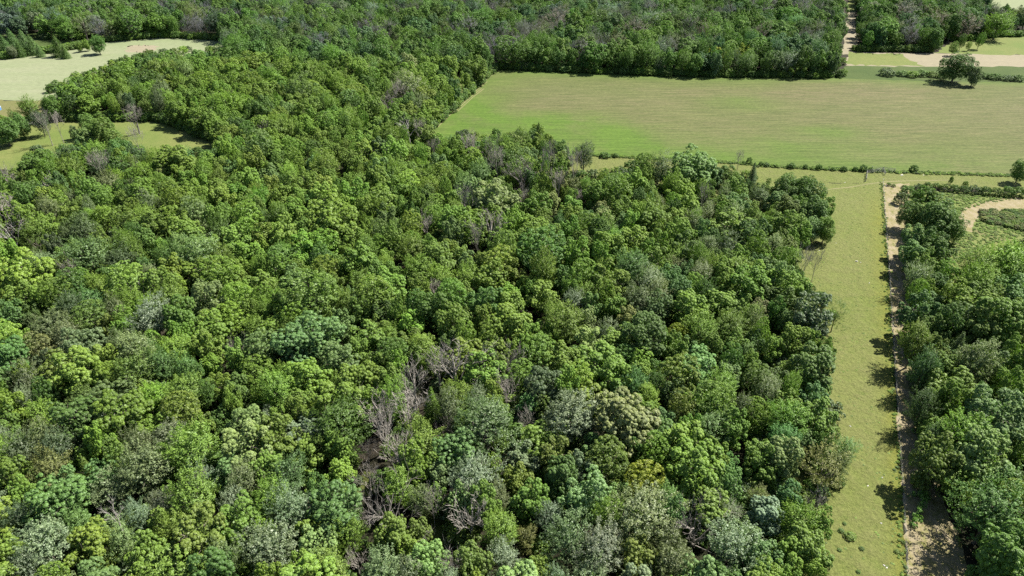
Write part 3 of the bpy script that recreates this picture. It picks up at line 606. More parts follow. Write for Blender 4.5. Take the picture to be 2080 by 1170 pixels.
# open ground as it shows in the photograph (pixels): no wood may cover it
OPEN = [
 [(866,268),(905,232),(960,182),(1003,139),(1100,144),(1400,156),(1708,159),(1722,104),(1900,107),(1920,86),(1990,76),(2080,64),(2700,55),(2700,400),(2080,378),(1950,374),(1846,376),(1838,400),(1822,440),(1815,470),(1830,520),(1836,570),(1838,640),(1842,700),(1850,760),(1856,830),(1872,880),(1874,950),(1890,1010),(1930,1060),(1955,1120),(1975,1200),(2030,1420),(1660,1420),(1690,1170),(1690,1110),(1690,1050),(1738,1000),(1738,930),(1718,880),(1690,820),(1696,770),(1700,700),(1712,650),(1690,610),(1655,575),(1640,540),(1630,500),(1625,485),(1660,488),(1690,460),(1688,400),(1660,372),(1600,360),(1545,350),(1495,340),(1480,328),(1420,312),(1350,322),(1290,318),(1215,318),(1165,300),(1140,276),(1090,254),(1040,264),(990,256),(940,268),(880,266)],
 [(1838,385),(2500,400),(2500,500),(2080,475),(2010,497),(1960,530),(1900,545),(1836,560),(1815,470)],
 [(-600,128),(0,120),(115,103),(215,86),(330,76),(452,82),(440,90),(380,93),(300,102),(262,108),(200,127),(160,146),(104,163),(92,185),(70,200),(45,232),(30,250),(0,262),(-600,320)],
 [(-600,300),(0,262),(40,262),(118,243),(330,244),(440,286),(425,296),(340,288),(290,296),(240,280),(150,270),(100,292),(60,304),(45,325),(0,342),(-600,420)],
 [(-400,118),(0,112),(115,100),(215,86),(200,80),(135,86),(90,82),(0,74),(-400,80)],
 [(1708,115),(1717,60),(1720,-40),(1740,-40),(1741,60),(1742,115)],
 [(2015,4),(2080,7),(2300,7),(2300,-25),(2015,-20)],
 [(1205,318),(1300,318),(1290,330),(1215,345),(1180,352),(1168,345),(1160,300)],
 [(730,1000),(768,1003),(762,968),(738,968)],[(875,1100),(915,1100),(898,1045),(865,1045)],
]
GX = [([at(*p) for p in poly]) for poly in OPEN[:7]]
def allowed(X, Y, H, R):
    ok = np.ones(len(X), bool)
    for zz, dx, dy in ((1.03, 0, 0), (.9, 0, 0), (.78, 0, 0), (.45, 0, 0), (.3, 0, 0), (.15, 0, 0), (.78, -.7, 0), (.78, .7, 0), (.45, -.7, 0), (.45, .7, 0), (0.92, -.5, 0), (0.92, .5, 0), (0.6, 0, 0), (0.6, -.8, 0), (0.6, .8, 0), (0.0, 0, 0), (.3, 0, -.6)):
        zc = Y * cP - (H * zz - CAM_H) * sP; yc = Y * sP + (H * zz - CAM_H) * cP
        PX = 1040 + F * (X + dx * R) / zc; PY = 585 - F * yc / zc
        for poly in OPEN: ok &= ~inpoly(PX, PY, poly)
    return ok

def clump_noise(X, Y, s, seed):
    r = np.random.default_rng(seed); o = np.zeros(len(X))
    for i in range(7):
        a = r.random() * 6.28; f = s * (0.6 + 1.1 * r.random()); o += np.sin((X * math.cos(a) + Y * math.sin(a)) * f + r.random() * 6.28)
    return o / 2.65

trees = []      # dicts of every tree
for px, py, w, code, lab, lm in HAND:
    x, y, r, h = place(px + (9 if 1836 < px < 1885 and 420 < py < 840 else 0), py, w * .94, low=code[1] == 'E')
    if px > 1850 and py > 600: h = min(h + 2.5, 18); x, y = at(px, py, h * .6)
    if code[1] == 'C': h = min(2.3 * r + 1.5, 17) if py < 120 else min(3.2 * r + 2, 17)
    trees.append(dict(x=x, y=y, r=r, h=h, c=code[0], f=code[1], label=lab, lm=lm, hand=True))
deads = []
for px, py, w, st, lab in DEADS:
    x, y, r, h = place(px, py, w, True)
    if st == 'n': h = min(h * 1.25, 16)
    deads.append(dict(x=x, y=y, r=r, h=h, st=st, label=lab))

# fill the woods between them
def fill_woods():
    pts = []
    # rows along the visible wood edges, then darts everywhere
    EDGES = [[(1006,139),(1180,147),(1400,155),(1640,157),(1700,157)],[(868,266),(905,230),(960,180),(1002,140)],[(118,243),(330,244),(440,287)],[(210,85),(330,75),(455,82)],
             [(1738,104),(1800,104),(1890,105)],[(1930,83),(2040,74),(2200,70)],[(1706,156),(1715,105),(1719,60)],[(1746,100),(1744,60),(1742,0)]]
    for e in EDGES:
        L = np.array([at(*p) for p in e]); n = int(np.linalg.norm(np.diff(L, axis=0), axis=1).sum() / 3.2)
        D = dens(L, max(n, 4)); pts.append(D + rng.normal(size=D.shape) * 1.2 + np.array([0, 3.0]))
    n = 60000; Y = rng.uniform(18, 900, n); X = rng.uniform(-1, 1, n) * (120 + Y * 0.86)
    pts.append(np.stack([X, Y], 1)); P = np.concatenate(pts)
    X, Y = P[:, 0], P[:, 1]
    far = np.clip((Y - 260) / 160, 0, 1)
    R = (2.1 + 2.9 * rng.random(len(X)) ** 1.25) * (1 + .40 * far)
    H = np.clip(1.35 * R + 6.8 + rng.normal(size=len(X)) * 1.4 + far * 2.0, 8, 19)
    right = (X > 75) & (Y < 260); H[right] *= 0.95
    ok = allowed(X, Y, H, R)
    X, Y, R, H = X[ok], Y[ok], R[ok], H[ok]
    cell = {}
    def put(x, y, r): cell.setdefault((int(x // 8), int(y // 8)), []).append((x, y, r))
    for t in trees: put(t['x'], t['y'], t['r'])
    for t in deads:
        put(t['x'], t['y'], t['r'] * .66)
        put(t['x'] * .985, t['y'] * .985 - 1.0, t['r'] * .42)
    n1 = clump_noise(X, Y, .045, 3); n2 = clump_noise(X, Y, .10, 4)
    for i in range(len(X)):
        x, y, r = X[i], Y[i], R[i]; cx, cy_ = int(x // 8), int(y // 8); good = True
        for a in (-2, -1, 0, 1, 2):
            for b in (-2, -1, 0, 1, 2):
                for (x2, y2, r2) in cell.get((cx + a, cy_ + b), ()):
                    if (x - x2) ** 2 + (y - y2) ** 2 < (0.66 * (r + r2)) ** 2: good = False; break
                if not good: break
            if not good: break
        if not good: continue
        put(x, y, r)
        px, py, _ = pix(x, y, H[i] * .6)
        u = rng.random(); m = n1[i]
        if y > 420:                                   # distant woods: mixed, duller
            opts = 'GGGDGTGOQGYKGdGGD' if m > -.3 else 'GGDDKGTONGSGGd'
        elif py > 800: opts = 'GGYGTSNGDQYGGT' if m > 0 else 'GTSNGDGQYSGO'
        elif px > 1780: opts = 'GGTQDYOGDNG'
        elif px < 330: opts = 'GGDTGOGKFGN'.replace('F', 'G')
        elif px > 1330: opts = 'GGDGGTGONGDQG'
        else: opts = 'GGGGYGGGDGGYGGQ' if m > -.4 else 'GGGDGYPGGQGTG'
        if y > 400 and n2[i] + .5 * m > .75 and u < .7: opts = 'dMdMSN'
        c = opts[int(u * len(opts)) % len(opts)]
        if c == 'd':
            trees.append(dict(x=x, y=y, r=r, h=H[i], c='B' if rng.random() < .3 else 'M', f='B', label='', lm='', hand=False)); continue
        v = rng.random()
        f = {'S': 'S' if v < .6 else 'L', 'M': 'B', 'N': 'F' if v < .6 else 'S', 'T': 'T' if v < .45 else ('L' if v < .8 else 'F'), 'P': 'L' if v < .7 else 'W', 'O': 'L' if v < .45 else ('R' if v < .7 else 'F'), 'K': 'F' if v < .5 else 'L'}.get(
            c, 'L' if v < .66 else ('F' if v < .84 else 'R'))
        trees.append(dict(x=x, y=y, r=r, h=H[i], c=c, f=f, label='', lm='', hand=False))
fill_woods()

for t in trees:
    px, py, zc = pix(t['x'], t['y'], t['h'] * .6)
    t['px'], t['py'], t['w'] = px, py, 2 * t['r'] * F / max(zc, 1)
    t['vis'] = -t['w'] * .35 < px < 2080 + t['w'] * .35 and -t['w'] * .3 < py < 1170 + t['w'] * .35 and zc > 5
    j = rng.normal(size=3) * np.array([.055, .035, .08]); b = TINT[t['c']]; e = math.exp(rng.normal() * .12)
    t['tint'] = tuple(float(np.clip(b[i] * e * (1 + j[i]), .01, .6)) for i in range(3))
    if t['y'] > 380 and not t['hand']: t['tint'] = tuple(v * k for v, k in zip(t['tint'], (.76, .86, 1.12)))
    t['rot'] = rng.random() * 6.283; t['k'] = int(rng.integers(0, 1000))
    t['sx'] = t['r'] / 5.0 * 1.10; t['sy'] = t['sx'] * rng.uniform(.82, 1.2); t['sz'] = t['h'] / 15.0
vis = [t for t in trees if t['vis']]
hand_n = sum(t['hand'] for t in vis)
rest = sorted((t for t in vis if not t['hand']), key=lambda t: -t['w'])
single = [t for t in vis if t['hand']] + rest[:max(0, 318 - hand_n)]
single_ids = set(id(t) for t in single)
stuff = [t for t in trees if id(t) not in single_ids]

# ------------------------------------------------------------------ labels that single each tree out
LANE_X = lambda y: np.interp(y, [at(*p)[1] for p in LANE_L[::-1]], [at(*p)[0] for p in LANE_L[::-1]])
marks = [t for t in single if t['lm']]
ORD = ['', 'second ', 'third ', 'fourth ', 'fifth ', 'sixth ', 'seventh ']
def desc(t): return WORDS[t['c']] + ' ' + FORM[t['f']] + ' tree'
def direction(t, l):
    dx, dy = t['x'] - l['x'], t['y'] - l['y']
    if l['x'] > LANE_X(l['y']): dx = -dx
    if abs(dx) > abs(dy): return 'on the lane side of' if dx > 0 else 'on the side away from the lane from'
    return 'beyond' if dy > 0 else 'in front of'
used = set(t['label'] for t in single if t['label'])
def make_labels():
    todo = [t for t in single if not t['label']]
    for l in marks:
        l['near'] = {}
        for t in sorted(single, key=lambda t: (t['x'] - l['x']) ** 2 + (t['y'] - l['y']) ** 2):
            if t is l: continue
            l['near'].setdefault((desc(t), direction(t, l)), []).append(id(t))
    for t in todo:
        best = None
        for l in sorted(marks, key=lambda l: (t['x'] - l['x']) ** 2 + (t['y'] - l['y']) ** 2)[:10]:
            d = direction(t, l); k = l['near'][(desc(t), d)].index(id(t)); dist = math.hypot(t['x'] - l['x'], t['y'] - l['y'])
            if k < 7:
                s = k * 12 + dist
                if best is None or s < best[0]: best = (s, k, d, l)
        if best is None: t['label'] = desc(t) + ' in the crowded far canopy'
        else:
            _, k, d, l = best; d = d.replace('on the side away from the lane from', 'away from lane past').replace('on the lane side of', 'lane-side of')
            t['label'] = ORD[k] + desc(t) + ' ' + d + ' the ' + l['lm']
        used.add(t['label'])
make_labels()

# ------------------------------------------------------------------ build the single trees
def wood_of(t):
    x, y = t['x'], t['y']
    if x > LANE_X(min(max(y, 60), 250)) - 2 and y < 260: return 'trees of the wood beyond the lane'
    if y > 330: return 'trees of the far woods and fields'
    return 'trees of the wood beside the pasture'
NAME = {'C': 'conifer'}
CROWN_REP = {}; TRUNK_REP = {}
def add_tree(t):
    root = link(bpy.data.objects.new(NAME.get(t['f'], 'broadleaf_tree'), None)); root.empty_display_size = .5
    root.location = (t['x'], t['y'], 0); root.rotation_euler = (0, 0, t['rot']); root.scale = (t['sx'], t['sy'], t['sz'])
    tag(root, t['label'], 'conifer' if t['f'] == 'C' else 'tree', wood_of(t))
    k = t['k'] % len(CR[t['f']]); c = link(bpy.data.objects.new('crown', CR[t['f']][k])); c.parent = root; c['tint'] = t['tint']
    CROWN_REP.setdefault((t['f'], k), c)
    T = STEM if t['f'] in 'BS' else TRUNK; j = t['k'] % len(T)
    w = link(bpy.data.objects.new('trunk', T[j])); w.parent = root
    TRUNK_REP.setdefault((T is STEM, j), w)
    t['obj'] = root
for t in single: add_tree(t)
for i, t in enumerate(deads):
    root = link(bpy.data.objects.new('dead_tree', None)); root.location = (t['x'], t['y'], 0); root.rotation_euler = (0, 0, random.random() * 6.28)
    root.scale = (t['r'] / 5.2, t['r'] / 5.2, t['h'] / 14.5)
    if not t['label']:
        l = min(marks, key=lambda l: (t['x'] - l['x']) ** 2 + (t['y'] - l['y']) ** 2)
        t['label'] = 'small bare dead tree ' + direction(t, l).replace('on the side away from the lane from', 'away from the lane past') + ' the ' + l['lm']
    tag(root, t['label'], 'dead tree', 'dead leafless trees')
    ms = DEAD[t['st']][i % len(DEAD[t['st']])]
    for j, me in enumerate(ms):
        o = link(bpy.data.objects.new('trunk' if j == 0 else 'limb', me)); o.parent = root

# ------------------------------------------------------------------ scattering: one object of kind stuff, geometry nodes put a copy of one of the meshes on each point
def scatter(name, P, rot, scl, tint, idx, reps, label, cat=None):
    me = bpy.data.meshes.new(name); n = len(P); me.vertices.add(n); me.vertices.foreach_set('co', np.asarray(P, np.float32).ravel())
    a = me.attributes.new('rot', 'FLOAT', 'POINT'); a.data.foreach_set('value', np.asarray(rot, np.float32))
    a = me.attributes.new('scl', 'FLOAT_VECTOR', 'POINT'); a.data.foreach_set('vector', np.asarray(scl, np.float32).ravel())
    a = me.attributes.new('tint', 'FLOAT_COLOR', 'POINT'); a.data.foreach_set('color', np.concatenate([np.asarray(tint, np.float32), np.ones((n, 1), np.float32)], 1).ravel())
    a = me.attributes.new('idx', 'INT', 'POINT'); a.data.foreach_set('value', np.asarray(idx, np.int32))
    o = link(bpy.data.objects.new(name, me)); tag(o, label, cat, kind='stuff')
    ng = bpy.data.node_groups.new(name + '_scatter', 'GeometryNodeTree')
    ng.interface.new_socket('Geometry', in_out='INPUT', socket_type='NodeSocketGeometry'); ng.interface.new_socket('Geometry', in_out='OUTPUT', socket_type='NodeSocketGeometry')
    N = ng.nodes; L = ng.links; gi = N.new('NodeGroupInput'); go = N.new('NodeGroupOutput')
    pts = N.new('GeometryNodeMeshToPoints'); L.new(gi.outputs[0], pts.inputs[0])
    g2i = N.new('GeometryNodeGeometryToInstance')
    for rp in reversed(reps):
        oi = N.new('GeometryNodeObjectInfo'); oi.inputs['Object'].default_value = rp; oi.inputs['As Instance'].default_value = False
        L.new(oi.outputs['Geometry'], g2i.inputs[0])
    iop = N.new('GeometryNodeInstanceOnPoints'); L.new(pts.outputs[0], iop.inputs['Points']); L.new(g2i.outputs[0], iop.inputs['Instance'])
    iop.inputs['Pick Instance'].default_value = True
    def na(nm, ty):
        q = N.new('GeometryNodeInputNamedAttribute'); q.data_type = ty; q.inputs['Name'].default_value = nm; return q.outputs['Attribute']
    L.new(na('idx', 'INT'), iop.inputs['Instance Index'])
    cx = N.new('ShaderNodeCombineXYZ'); L.new(na('rot', 'FLOAT'), cx.inputs['Z'])
    e2r = N.new('FunctionNodeEulerToRotation'); L.new(cx.outputs[0], e2r.inputs[0]); L.new(e2r.outputs[0], iop.inputs['Rotation'])
    L.new(na('scl', 'FLOAT_VECTOR'), iop.inputs['Scale'])
    L.new(iop.outputs[0], go.inputs[0])
    md = o.modifiers.new('scatter', 'NODES'); md.node_group = ng
    return o
for key in CR:                                   # every crown form must exist once as a real tree
    for k in range(len(CR[key])):
        if (key, k) not in CROWN_REP:
            t = next((t for t in single if t['f'] == key), None)
            ch = [c for c in t['obj'].children if c.name.startswith('crown')][0]
            CROWN_REP[(key, k)] = ch
crown_keys = sorted(CROWN_REP); crown_reps = [CROWN_REP[k] for k in crown_keys]
def woods_stuff(name, sel, label):
    if not sel: return
    P = np.array([(t['x'], t['y'], 0.0) for t in sel]); S = np.array([(t['sx'], t['sy'], t['sz']) for t in sel])
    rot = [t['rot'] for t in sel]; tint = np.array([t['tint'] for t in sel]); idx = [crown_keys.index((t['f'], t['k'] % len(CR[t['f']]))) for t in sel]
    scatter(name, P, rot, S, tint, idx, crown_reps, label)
    near = [i for i, t in enumerate(sel) if t['y'] < 520]
    tr = [TRUNK_REP[k] for k in sorted(TRUNK_REP)]
    return P, S, rot
woods_stuff('distant_woodland', stuff, 'dense green canopy of the woods stretching back to the horizon')
allt = [t for t in stuff if t['y'] < 620]
tr = [TRUNK_REP[k] for k in sorted(TRUNK_REP)]
scatter('woodland_trunks', np.array([(t['x'], t['y'], 0) for t in allt]), [t['rot'] for t in allt], np.array([(t['sx'], t['sy'], t['sz']) for t in allt]),
        np.array([t['tint'] for t in allt]), [t['k'] % len(tr) for t in allt], tr, 'brown trunks and limbs under the woodland canopy')

# ------------------------------------------------------------------ shrubs, hedges
def add_shrub(px, py, w, c, label, group, hs=1.0, k=None, name='shrub', cat='shrub'):
    x, y = at(px, py, .3); zc = pix(x, y, .3)[2]; r = w * .5 * zc / F
    root = link(bpy.data.objects.new(name, None)); root.location = (x, y, 0); root.rotation_euler = (0, 0, random.random() * 6.28)
    s = r / 1.75; root.scale = (s, s, s * hs); tag(root, label, cat, group)
    o = link(bpy.data.objects.new('foliage', SHRUB[(k if k is not None else random.randrange(4))])); o.parent = root
    b = TINT[c]; e = random.uniform(.85, 1.12); o['tint'] = tuple(v * e for v in b)
    V, Fc = [], []
    return root
FH = 'bushes along the field edge hedge'
for px, py, w, c, hs, lab in [
 (1510,332,7,'D',1.3,'small dark bush at the start of the field hedge, beside a taller one'),(1521,331,11,'D',1.6,'tall dark bush at the start of the field hedge'),(1545,335,9,'D',1.2,'dark round bush a little past the hedge start'),
 (1556,336,14,'D',.7,'low ragged hedge bush after the dark round one'),(1575,337,14,'G',.6,'long low green bush in the thin part of the hedge'),(1607,340,16,'D',.9,'wide dark hedge bush with a low spread'),(1636,341,11,'D',1.0,'round hedge bush past the wide dark one'),
 (1650,343,9,'G',.7,'low green hedge bush between two round ones'),(1663,343,12,'D',1.25,'dark upright hedge bush before the thin stretch'),(1678,344,8,'G',.8,'small pale hedge bush in the thin stretch'),(1692,345,10,'D',.9,'small dark hedge bush in the thin stretch'),
 (1714,346,14,'D',.9,'low dark double hedge bush'),(1737,346,11,'D',1.1,'dark hedge bush next to the biggest one'),(1753,346,15,'D',1.15,'biggest dark hedge bush, beside the rail fence'),(1768,347,10,'D',1.2,'hedge bush behind the rail fence'),
 (1229,318,22,'D',.6,'dark low bush by the lone field edge tree'),(1250,318,12,'D',.9,'small bush beyond the lone field edge tree')]:
    add_shrub(px, py, w, c, lab, FH, hs)
add_shrub(1855, 347, 16, 'D', 'round dark bush standing alone on the grass strip', None, 1.1)
HG = 'bushes of the hedgerow beside the weedy meadow'
hp = [(1805,376,9),(1815,378,8),(1835,381,9),(1847,382,9),(1866,386,20),(1884,380,16),(1901,380,14),(1916,385,18),(1936,388,20),(1957,390,20),(1978,391,22),(2000,393,22),(2022,395,22),(2045,396,26),(2068,397,26)]
hl = ['little dark bush at the corner of the lane','little bush next to the lane corner one','low dark bush in the thin line above the lane','low bush ending the thin line above the lane','brownish twiggy bush where the hedgerow thickens','green hedgerow bush after the twiggy one',
      'hedgerow bush at the foot of the small spire tree','hedgerow bush just past the small spire tree','first bush of the thick dark hedgerow','second bush of the thick dark hedgerow','third bush of the thick dark hedgerow','fourth bush of the thick dark hedgerow','fifth bush of the thick dark hedgerow','sixth bush of the thick dark hedgerow, taller','last bush of the thick dark hedgerow, at the picture edge']
for i, (px, py, w) in enumerate(hp): add_shrub(px, py, w, 'BDGDKDDODDKDODD'[i % 15] if i > 3 else 'D', hl[i], HG, .95)
FHG = 'bushes of the far hedge beyond the big field'
for i, (px, py, w) in enumerate([(1801,152,30),(1832,153,22),(1852,155,24),(1872,153,26),(1893,155,22),(1912,158,20),(1998,158,22),(2020,160,24),(2044,162,22),(2066,163,24)]):
    add_shrub(px, py, w, 'KQGQODDDKD'[i], ['first', 'second', 'third', 'fourth', 'fifth', 'sixth', 'seventh', 'eighth', 'ninth', 'last'][i] + ' bush along the far hedge, counted from the dark wood corner', FHG, .62)
PW = 'weed clumps on the pasture'
for px, py, w, c, lab in [(1727,1089,22,'Y','large leafy yellow-green weed clump on the lower pasture'),(1709,1077,12,'D','dark weed clump just beyond the large leafy one'),(1684,1090,9,'D','small dark weed clump near the wood side of the pasture'),(1716,1062,8,'D','small dark weed clump furthest up the lower pasture'),
 (1706,1116,9,'D','dark weed clump below the large leafy one'),(1751,1113,10,'D','round dark weed clump in the middle of the lower pasture'),(1822,1119,11,'O','olive weed clump beside the lane fence'),(1744,1160,9,'D','dark weed clump nearest the bottom edge')]:
    add_shrub(px, py, w, c, lab, PW, .6, name='weed_clump', cat='weed')
SC = 'shrubs of the scrub at the top of the lane'
for px, py, w, c, hs, lab in [(1828,412,26,'N',1.2,'grey-green shrub at the top of the lane'),(1862,410,24,'D',1.5,'dark upright shrub in the scrub'),(1878,402,34,'D',1.0,'broad dark shrub in the scrub'),(1895,405,26,'O',.9,'olive shrub beside the broad dark one'),
 (1842,395,26,'Q',1.0,'pale shrub behind the grey-green one'),(1930,372,8,'D',2.6,'small dark spire tree in the hedgerow'),(1960,378,12,'Y',1.3,'small yellow-green shrub top over the hedgerow'),
 (1890,1024,0.1,'G',1,'') ]:
    if lab: add_shrub(px, py, w, c, lab, SC, hs)
# a fallen leafy branch across the lane
def fallen():
    root = link(bpy.data.objects.new('fallen_branch', None)); x, y = at(1862, 1040); root.location = (x, y, 0)
    tag(root, 'fallen leafy branch arching across the lane', 'branch')
    pl = [at(1852, 1072), at(1862, 1045), at(1872, 1025), at(1882, 1015), at(1868, 1010), at(1850, 1012)]
    P = dens(pl, 40) - np.array([x, y]); z = .5 + 1.2 * np.sin(np.linspace(0, 3.1, 40))
    V, Fc = [], []; tube(V, Fc, [(p[0], p[1], z[i]) for i, p in enumerate(P[::5])], [.09] * 8, 5)
    link(bpy.data.objects.new('stem', mesh_py('stem', V, Fc, M['bark']))).parent = root
    r = np.random.default_rng(4); C = np.concatenate([P, z[:, None]], 1) + r.normal(size=(40, 3)) * .25
    q, v = clump_leaves(C, unit(r.normal(size=(40, 3))), np.full(40, .45), 34, .3, r)
    o = link(bpy.data.objects.new('foliage', quads_mesh('fallen_foliage', q, v, M['leaf']))); o.parent = root; o['tint'] = (.09, .19, .03)
fallen()

# ------------------------------------------------------------------ scattered ground plants
def in_px(X, Y, poly): 
    zc = Y * cP + CAM_H * sP; yc = Y * sP - CAM_H * cP
    return inpoly(1040 + F * X / zc, 585 - F * yc / zc, poly)
shrub_reps = [o for o in COL.objects if o.name.startswith('foliage')][:6]
def random_in(poly, n):
    W = np.array([at(*p) for p in poly]); lo, hi = W.min(0), W.max(0)
    X = rng.uniform(lo[0], hi[0], n); Y = rng.uniform(lo[1], hi[1], n); k = inpoly(X, Y, [tuple(w) for w in W]); return X[k], Y[k]
def tints(codes, n):
    T = np.array([TINT[c] for c in codes])[rng.integers(0, len(codes), n)]; return T * np.exp(rng.normal(size=(n, 1)) * .18)
def ground_scatter(name, X, Y, smin, smax, flat, codes, label):
    n = len(X); s = rng.uniform(smin, smax, n)
    scatter(name, np.stack([X, Y, np.zeros(n)], 1), rng.random(n) * 6.28, np.stack([s, s, s * flat], 1), tints(codes, n), rng.integers(0, len(shrub_reps), n), shrub_reps, label)
# undergrowth under the woods
U = rng.uniform(20, 480, 9000); V_ = rng.uniform(-1, 1, 9000) * (120 + U * .85)
k = allowed(V_, U, np.full(9000, 3.0), np.full(9000, 1.6)); ground_scatter('undergrowth', V_[k], U[k], .6, 1.7, 1.0, 'DDOGK', 'shrubby undergrowth beneath the woodland trees')
EB = [[(1006,139),(1180,147),(1400,155),(1640,157),(1706,157)],[(868,266),(905,230),(960,180),(1002,140)],[(118,243),(330,244),(440,287)],[(210,85),(330,75),(455,82)],[(1738,104),(1800,104),(1890,105)],[(1930,83),(2040,74),(2200,70)],[(0,120),(60,112),(115,105),(165,97)]]
L = np.concatenate([dens([at(*p) for p in e], 420) for e in EB]); L = L + rng.normal(size=L.shape) * 1.1 + np.array([0, .8])
ground_scatter('edge_brush', L[:, 0], L[:, 1], .35, 1.5, 1.0, 'DGODQ', 'brush and saplings along the edges of the woods')
# weeds and brambles of the meadow beyond the lane
X, Y = random_in([(1862,400),(1940,392),(2080,400),(2300,408),(2300,520),(2080,480),(2010,497),(1960,530),(1880,545),(1850,500)], 9000)
trk = [(1950,470),(1945,440),(1965,425),(2000,412),(2080,404),(2300,392),(2300,425),(2080,428),(2010,432),(1985,442),(1975,470)]
k = ~in_px(X, Y, trk); ground_scatter('meadow_weeds', X[k], Y[k], .10, .30, .5, 'YYPYYG', 'tall weeds covering the meadow beyond the lane')
X, Y = random_in([(1990,432),(2080,428),(2200,430),(2200,475),(2080,470),(2000,452)], 900); ground_scatter('bramble_patch', X, Y, .35, .75, .7, 'OBOD', 'dark brambles on the weedy island by the curving track')
# weeds along the lane fence and lane verges
L = dens([at(*p) for p in LANE_L], 520); L = L + np.stack([rng.normal(size=520) * .5 - .5, rng.normal(size=520) * .6], 1)
ground_scatter('fence_weeds', L[:, 0], L[:, 1], .06, .22, .6, 'YYGYQ', 'weeds growing along the lane fence')
L = dens([at(*p) for p in [(1205,316),(1500,332),(1560,338),(1750,347),(2080,358),(2500,370)]], 1500); L = L + rng.normal(size=L.shape) * np.array([.5, .7])
ground_scatter('hedge_weeds', L[:, 0], L[:, 1], .12, .42, .6, 'DGYYO', 'rough dark weeds along the near edge of the field')
# clumps of grass on the pasture and field
tuft_objs = []
P1 = [(1500,345),(1790,372),(1808,600),(1820,800),(1838,1100),(1850,1250),(1600,1250),(1640,1000),(1640,700),(1610,500),(1560,400)]
X, Y = random_in(P1, 7000); n = len(X)
kk = clump_noise(X, Y, .35, 8) + rng.normal(size=n) * .6 > .25; X, Y = X[kk], Y[kk]
ground_scatter('pasture_tufts', X, Y, .04, .14, .30, 'OYGYO', 'darker grass tufts dotting the pasture')

# ------------------------------------------------------------------ small things
def rock(px, py, w, label):
    x, y = at(px, py); r = max(w * .36 * pix(x, y, 0)[2] / F, .16)
    import bmesh
    bm = bmesh.new(); bmesh.ops.create_icosphere(bm, subdivisions=2, radius=r)
    for v in bm.verts:
        d = v.co.normalized(); s = 1 + .22 * math.sin(d.x * 5 + px) + .18 * math.sin(d.y * 6 + py) + .1 * math.sin(d.z * 9)
        v.co = Vector((v.co.x * 1.25 * s, v.co.y * .85 * s, max(v.co.z * .6 * s, -.1 * r) + .1 * r))
    me = bpy.data.meshes.new('rock'); bm.to_mesh(me); bm.free(); me.materials.append(M['rock'])
    o = link(bpy.data.objects.new('rock', me)); o.location = (x, y, 0); o.rotation_euler = (0, 0, px); tag(o, label, 'rock', 'pale rocks lying on the grass')
for px, py, w, lab in [(1740,531,6,'largest pale rock in the middle of the pasture'),(1748,533,3,'small pale rock beside the largest one'),(1766,575,3.5,'pale rock on the pasture closer to the lane'),(1832,356,6,'pale rock by the lone round bush'),(1876,356,3,'small pale rock on the grass strip past the round bush'),
 (1800,378,5,'white rock at the corner of the lane'),(1716,371,3,'small pale rock near the top of the pasture'),(1795,364,2.5,'tiny pale rock inside the rail fence corner'),(1727,866,4,'pale rock level with the dark round bulge of the wood'),(1792,970,4,'pale rock near the lane fence shadow'),
 (1763,987,4,'long pale rock on the lower pasture'),(1790,1063,5,'pale rock beside the lower lane fence'),(1796,1149,5.5,'white rock at the bottom of the pasture'),(1801,1153,4,'second white rock touching the bottom one'),(1698,494,2.5,'small pale rock near the outermost bush tree'),(1664,509,3,'pale rock near the dead saplings')]:
    rock(px, py, w, lab)
def box(V, Fc, c, s, ax=(1, 0)):
    b = len(V); ux, uy = ax
    for dz in (-1, 1):
        for dy in (-1, 1):
            for dx in (-1, 1):
                lx, ly = dx * s[0] / 2, dy * s[1] / 2
                V.append((c[0] + lx * ux - ly * uy, c[1] + lx * uy + ly * ux, c[2] + dz * s[2] / 2))
    for f in ((0, 2, 3, 1), (4, 5, 7, 6), (0, 1, 5, 4), (2, 6, 7, 3), (0, 4, 6, 2), (1, 3, 7, 5)): Fc.append(tuple(b + i for i in f))
def fence(name, line, label, step, ph, rails, post, m_post, m_rail, cat='fence', thin=None):
    P = np.array([at(*p) for p in line]); tot = np.linalg.norm(np.diff(P, axis=0), axis=1).sum(); n = max(2, int(tot / step) + 1); D = dens(P, n)
    root = link(bpy.data.objects.new(name, None)); root.location = (D[0][0], D[0][1], 0); tag(root, label, cat)
    D = D - D[0]; pm = None
    for i, (x, y) in enumerate(D):
        if pm is None:
            V, Fc = [], []; tube(V, Fc, [(0, 0, -.2), (0, 0, ph * .6), (0, 0, ph)], [post, post * .95, post * .85], 6); pm = mesh_py('post', V, Fc, m_post)
        o = link(bpy.data.objects.new('post', pm)); o.parent = root; o.location = (x, y, 0); o.scale = (1, 1, random.uniform(.92, 1.06)); o.rotation_euler = (random.gauss(0, .03), random.gauss(0, .03), 0)
    for zr in rails:
        if thin:
            V, Fc = [], []; tube(V, Fc, [(x, y, zr) for x, y in D], [thin] * n, 3)
            o = link(bpy.data.objects.new('wire', mesh_py('wire', V, Fc, m_rail))); o.parent = root
        else:
            for i in range(n - 1):
                a, b = D[i], D[i + 1]; L = np.linalg.norm(b - a); V, Fc = [], []
                box(V, Fc, ((a[0] + b[0]) / 2, (a[1] + b[1]) / 2 - post - .03, zr), (L * 1.02, .05, .14), tuple((b - a) / L))
                o = link(bpy.data.objects.new('rail', mesh_py('rail', V, Fc, m_rail))); o.parent = root
fence('wire_fence', LANE_L, 'wire fence on grey posts along the dirt lane', 4.5, 1.3, (.45, .8, 1.15), .07, M['weathered_wood'], M['wire'], thin=.012)
fence('rail_fence', [(1758,369),(1760,352),(1776,351),(1793,349),(1797,356)], 'weathered rail fence around the corner pen by the hedge', 2.6, 1.7, (.45, .9, 1.4), .12, M['weathered_wood'], M['weathered_wood'])
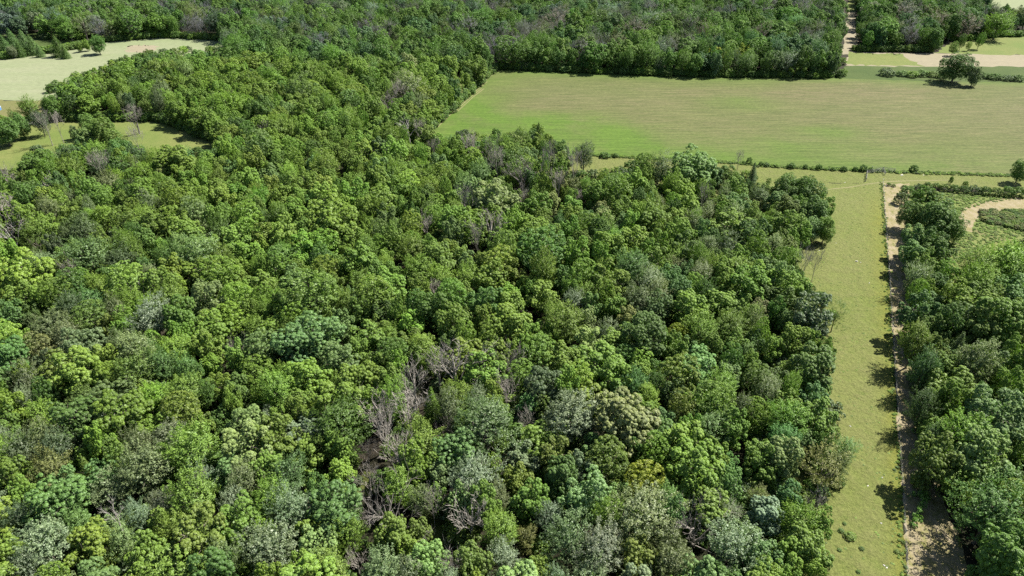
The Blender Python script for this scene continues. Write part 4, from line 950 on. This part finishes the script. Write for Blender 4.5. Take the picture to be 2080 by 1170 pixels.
fence('rail_fence', [(1770,346),(1790,347),(1806,349),(1816,350)], 'weathered rail fence in line with the field hedge', 3.0, 1.7, (.5, 1.0, 1.5), .13, M['weathered_wood'], M['weathered_wood'])
def pool():
    x, y = at(-12, 224); R = 3.1
    root = link(bpy.data.objects.new('pool', None)); root.location = (x, y, 0); tag(root, 'blue round tub with a pale rim at the edge of the tan lawn', 'pool')
    n = 28
    def ringm(nm, prof, m):
        V = [(r * math.cos(6.2832 * i / n), r * math.sin(6.2832 * i / n), z) for r, z in prof for i in range(n)]; k = len(prof)
        Fc = [(j * n + i, j * n + (i + 1) % n, (j + 1) * n + (i + 1) % n, (j + 1) * n + i) for j in range(k - 1) for i in range(n)]
        return mesh_py(nm, V, Fc, m)
    link(bpy.data.objects.new('wall', ringm('wall', [(R, 0), (R, 1.2), (R - .06, 1.2), (R - .06, 0)], M['blue_vinyl']))).parent = root
    link(bpy.data.objects.new('rim', ringm('rim', [(R - .12, 1.21), (R - .12, 1.3), (R + .12, 1.3), (R + .12, 1.21), (R - .12, 1.21)], M['pale_vinyl']))).parent = root
    V = [(0, 0, 1.0)] + [((R - .08) * math.cos(6.2832 * i / n), (R - .08) * math.sin(6.2832 * i / n), 1.0) for i in range(n)]
    link(bpy.data.objects.new('water', mesh_py('water', V, [(0, 1 + i, 1 + (i + 1) % n) for i in range(n)], M['pool_water']))).parent = root
pool()
if HAZE:
    V, Fc = [], []; bx0, bx1, by0, by1, bz0, bz1 = -9500, 9500, -3500, 15500, -1.0, CAM_H + 6
    V = [(x, y, z) for z in (bz0, bz1) for y in (by0, by1) for x in (bx0, bx1)]
    me = mesh_py('haze', V, [(0, 2, 3, 1), (4, 5, 7, 6), (0, 1, 5, 4), (2, 6, 7, 3), (0, 4, 6, 2), (1, 3, 7, 5)], None) if False else bpy.data.meshes.new('haze')
    me.from_pydata(V, [], [(0, 2, 3, 1), (4, 5, 7, 6), (0, 1, 5, 4), (2, 6, 7, 3), (0, 4, 6, 2), (1, 3, 7, 5)])
    hm, nt, out = mat('haze'); pv = nt.nodes.new('ShaderNodeVolumePrincipled'); pv.inputs['Density'].default_value = HAZE; pv.inputs['Color'].default_value = (.80, .88, 1.0, 1)
    nt.links.new(pv.outputs[0], out.inputs['Volume']); me.materials.append(hm)
    tag(link(bpy.data.objects.new('haze', me)), 'thin summer haze over the land', kind='stuff')
for t in single:
    n = len(t['label'].split())
    if not 4 <= n <= 16: print('LABEL', n, t['label'])
print('trees', len(trees), 'visible', len(vis), 'single', len(single), 'hand', hand_n, 'dead', len(deads))
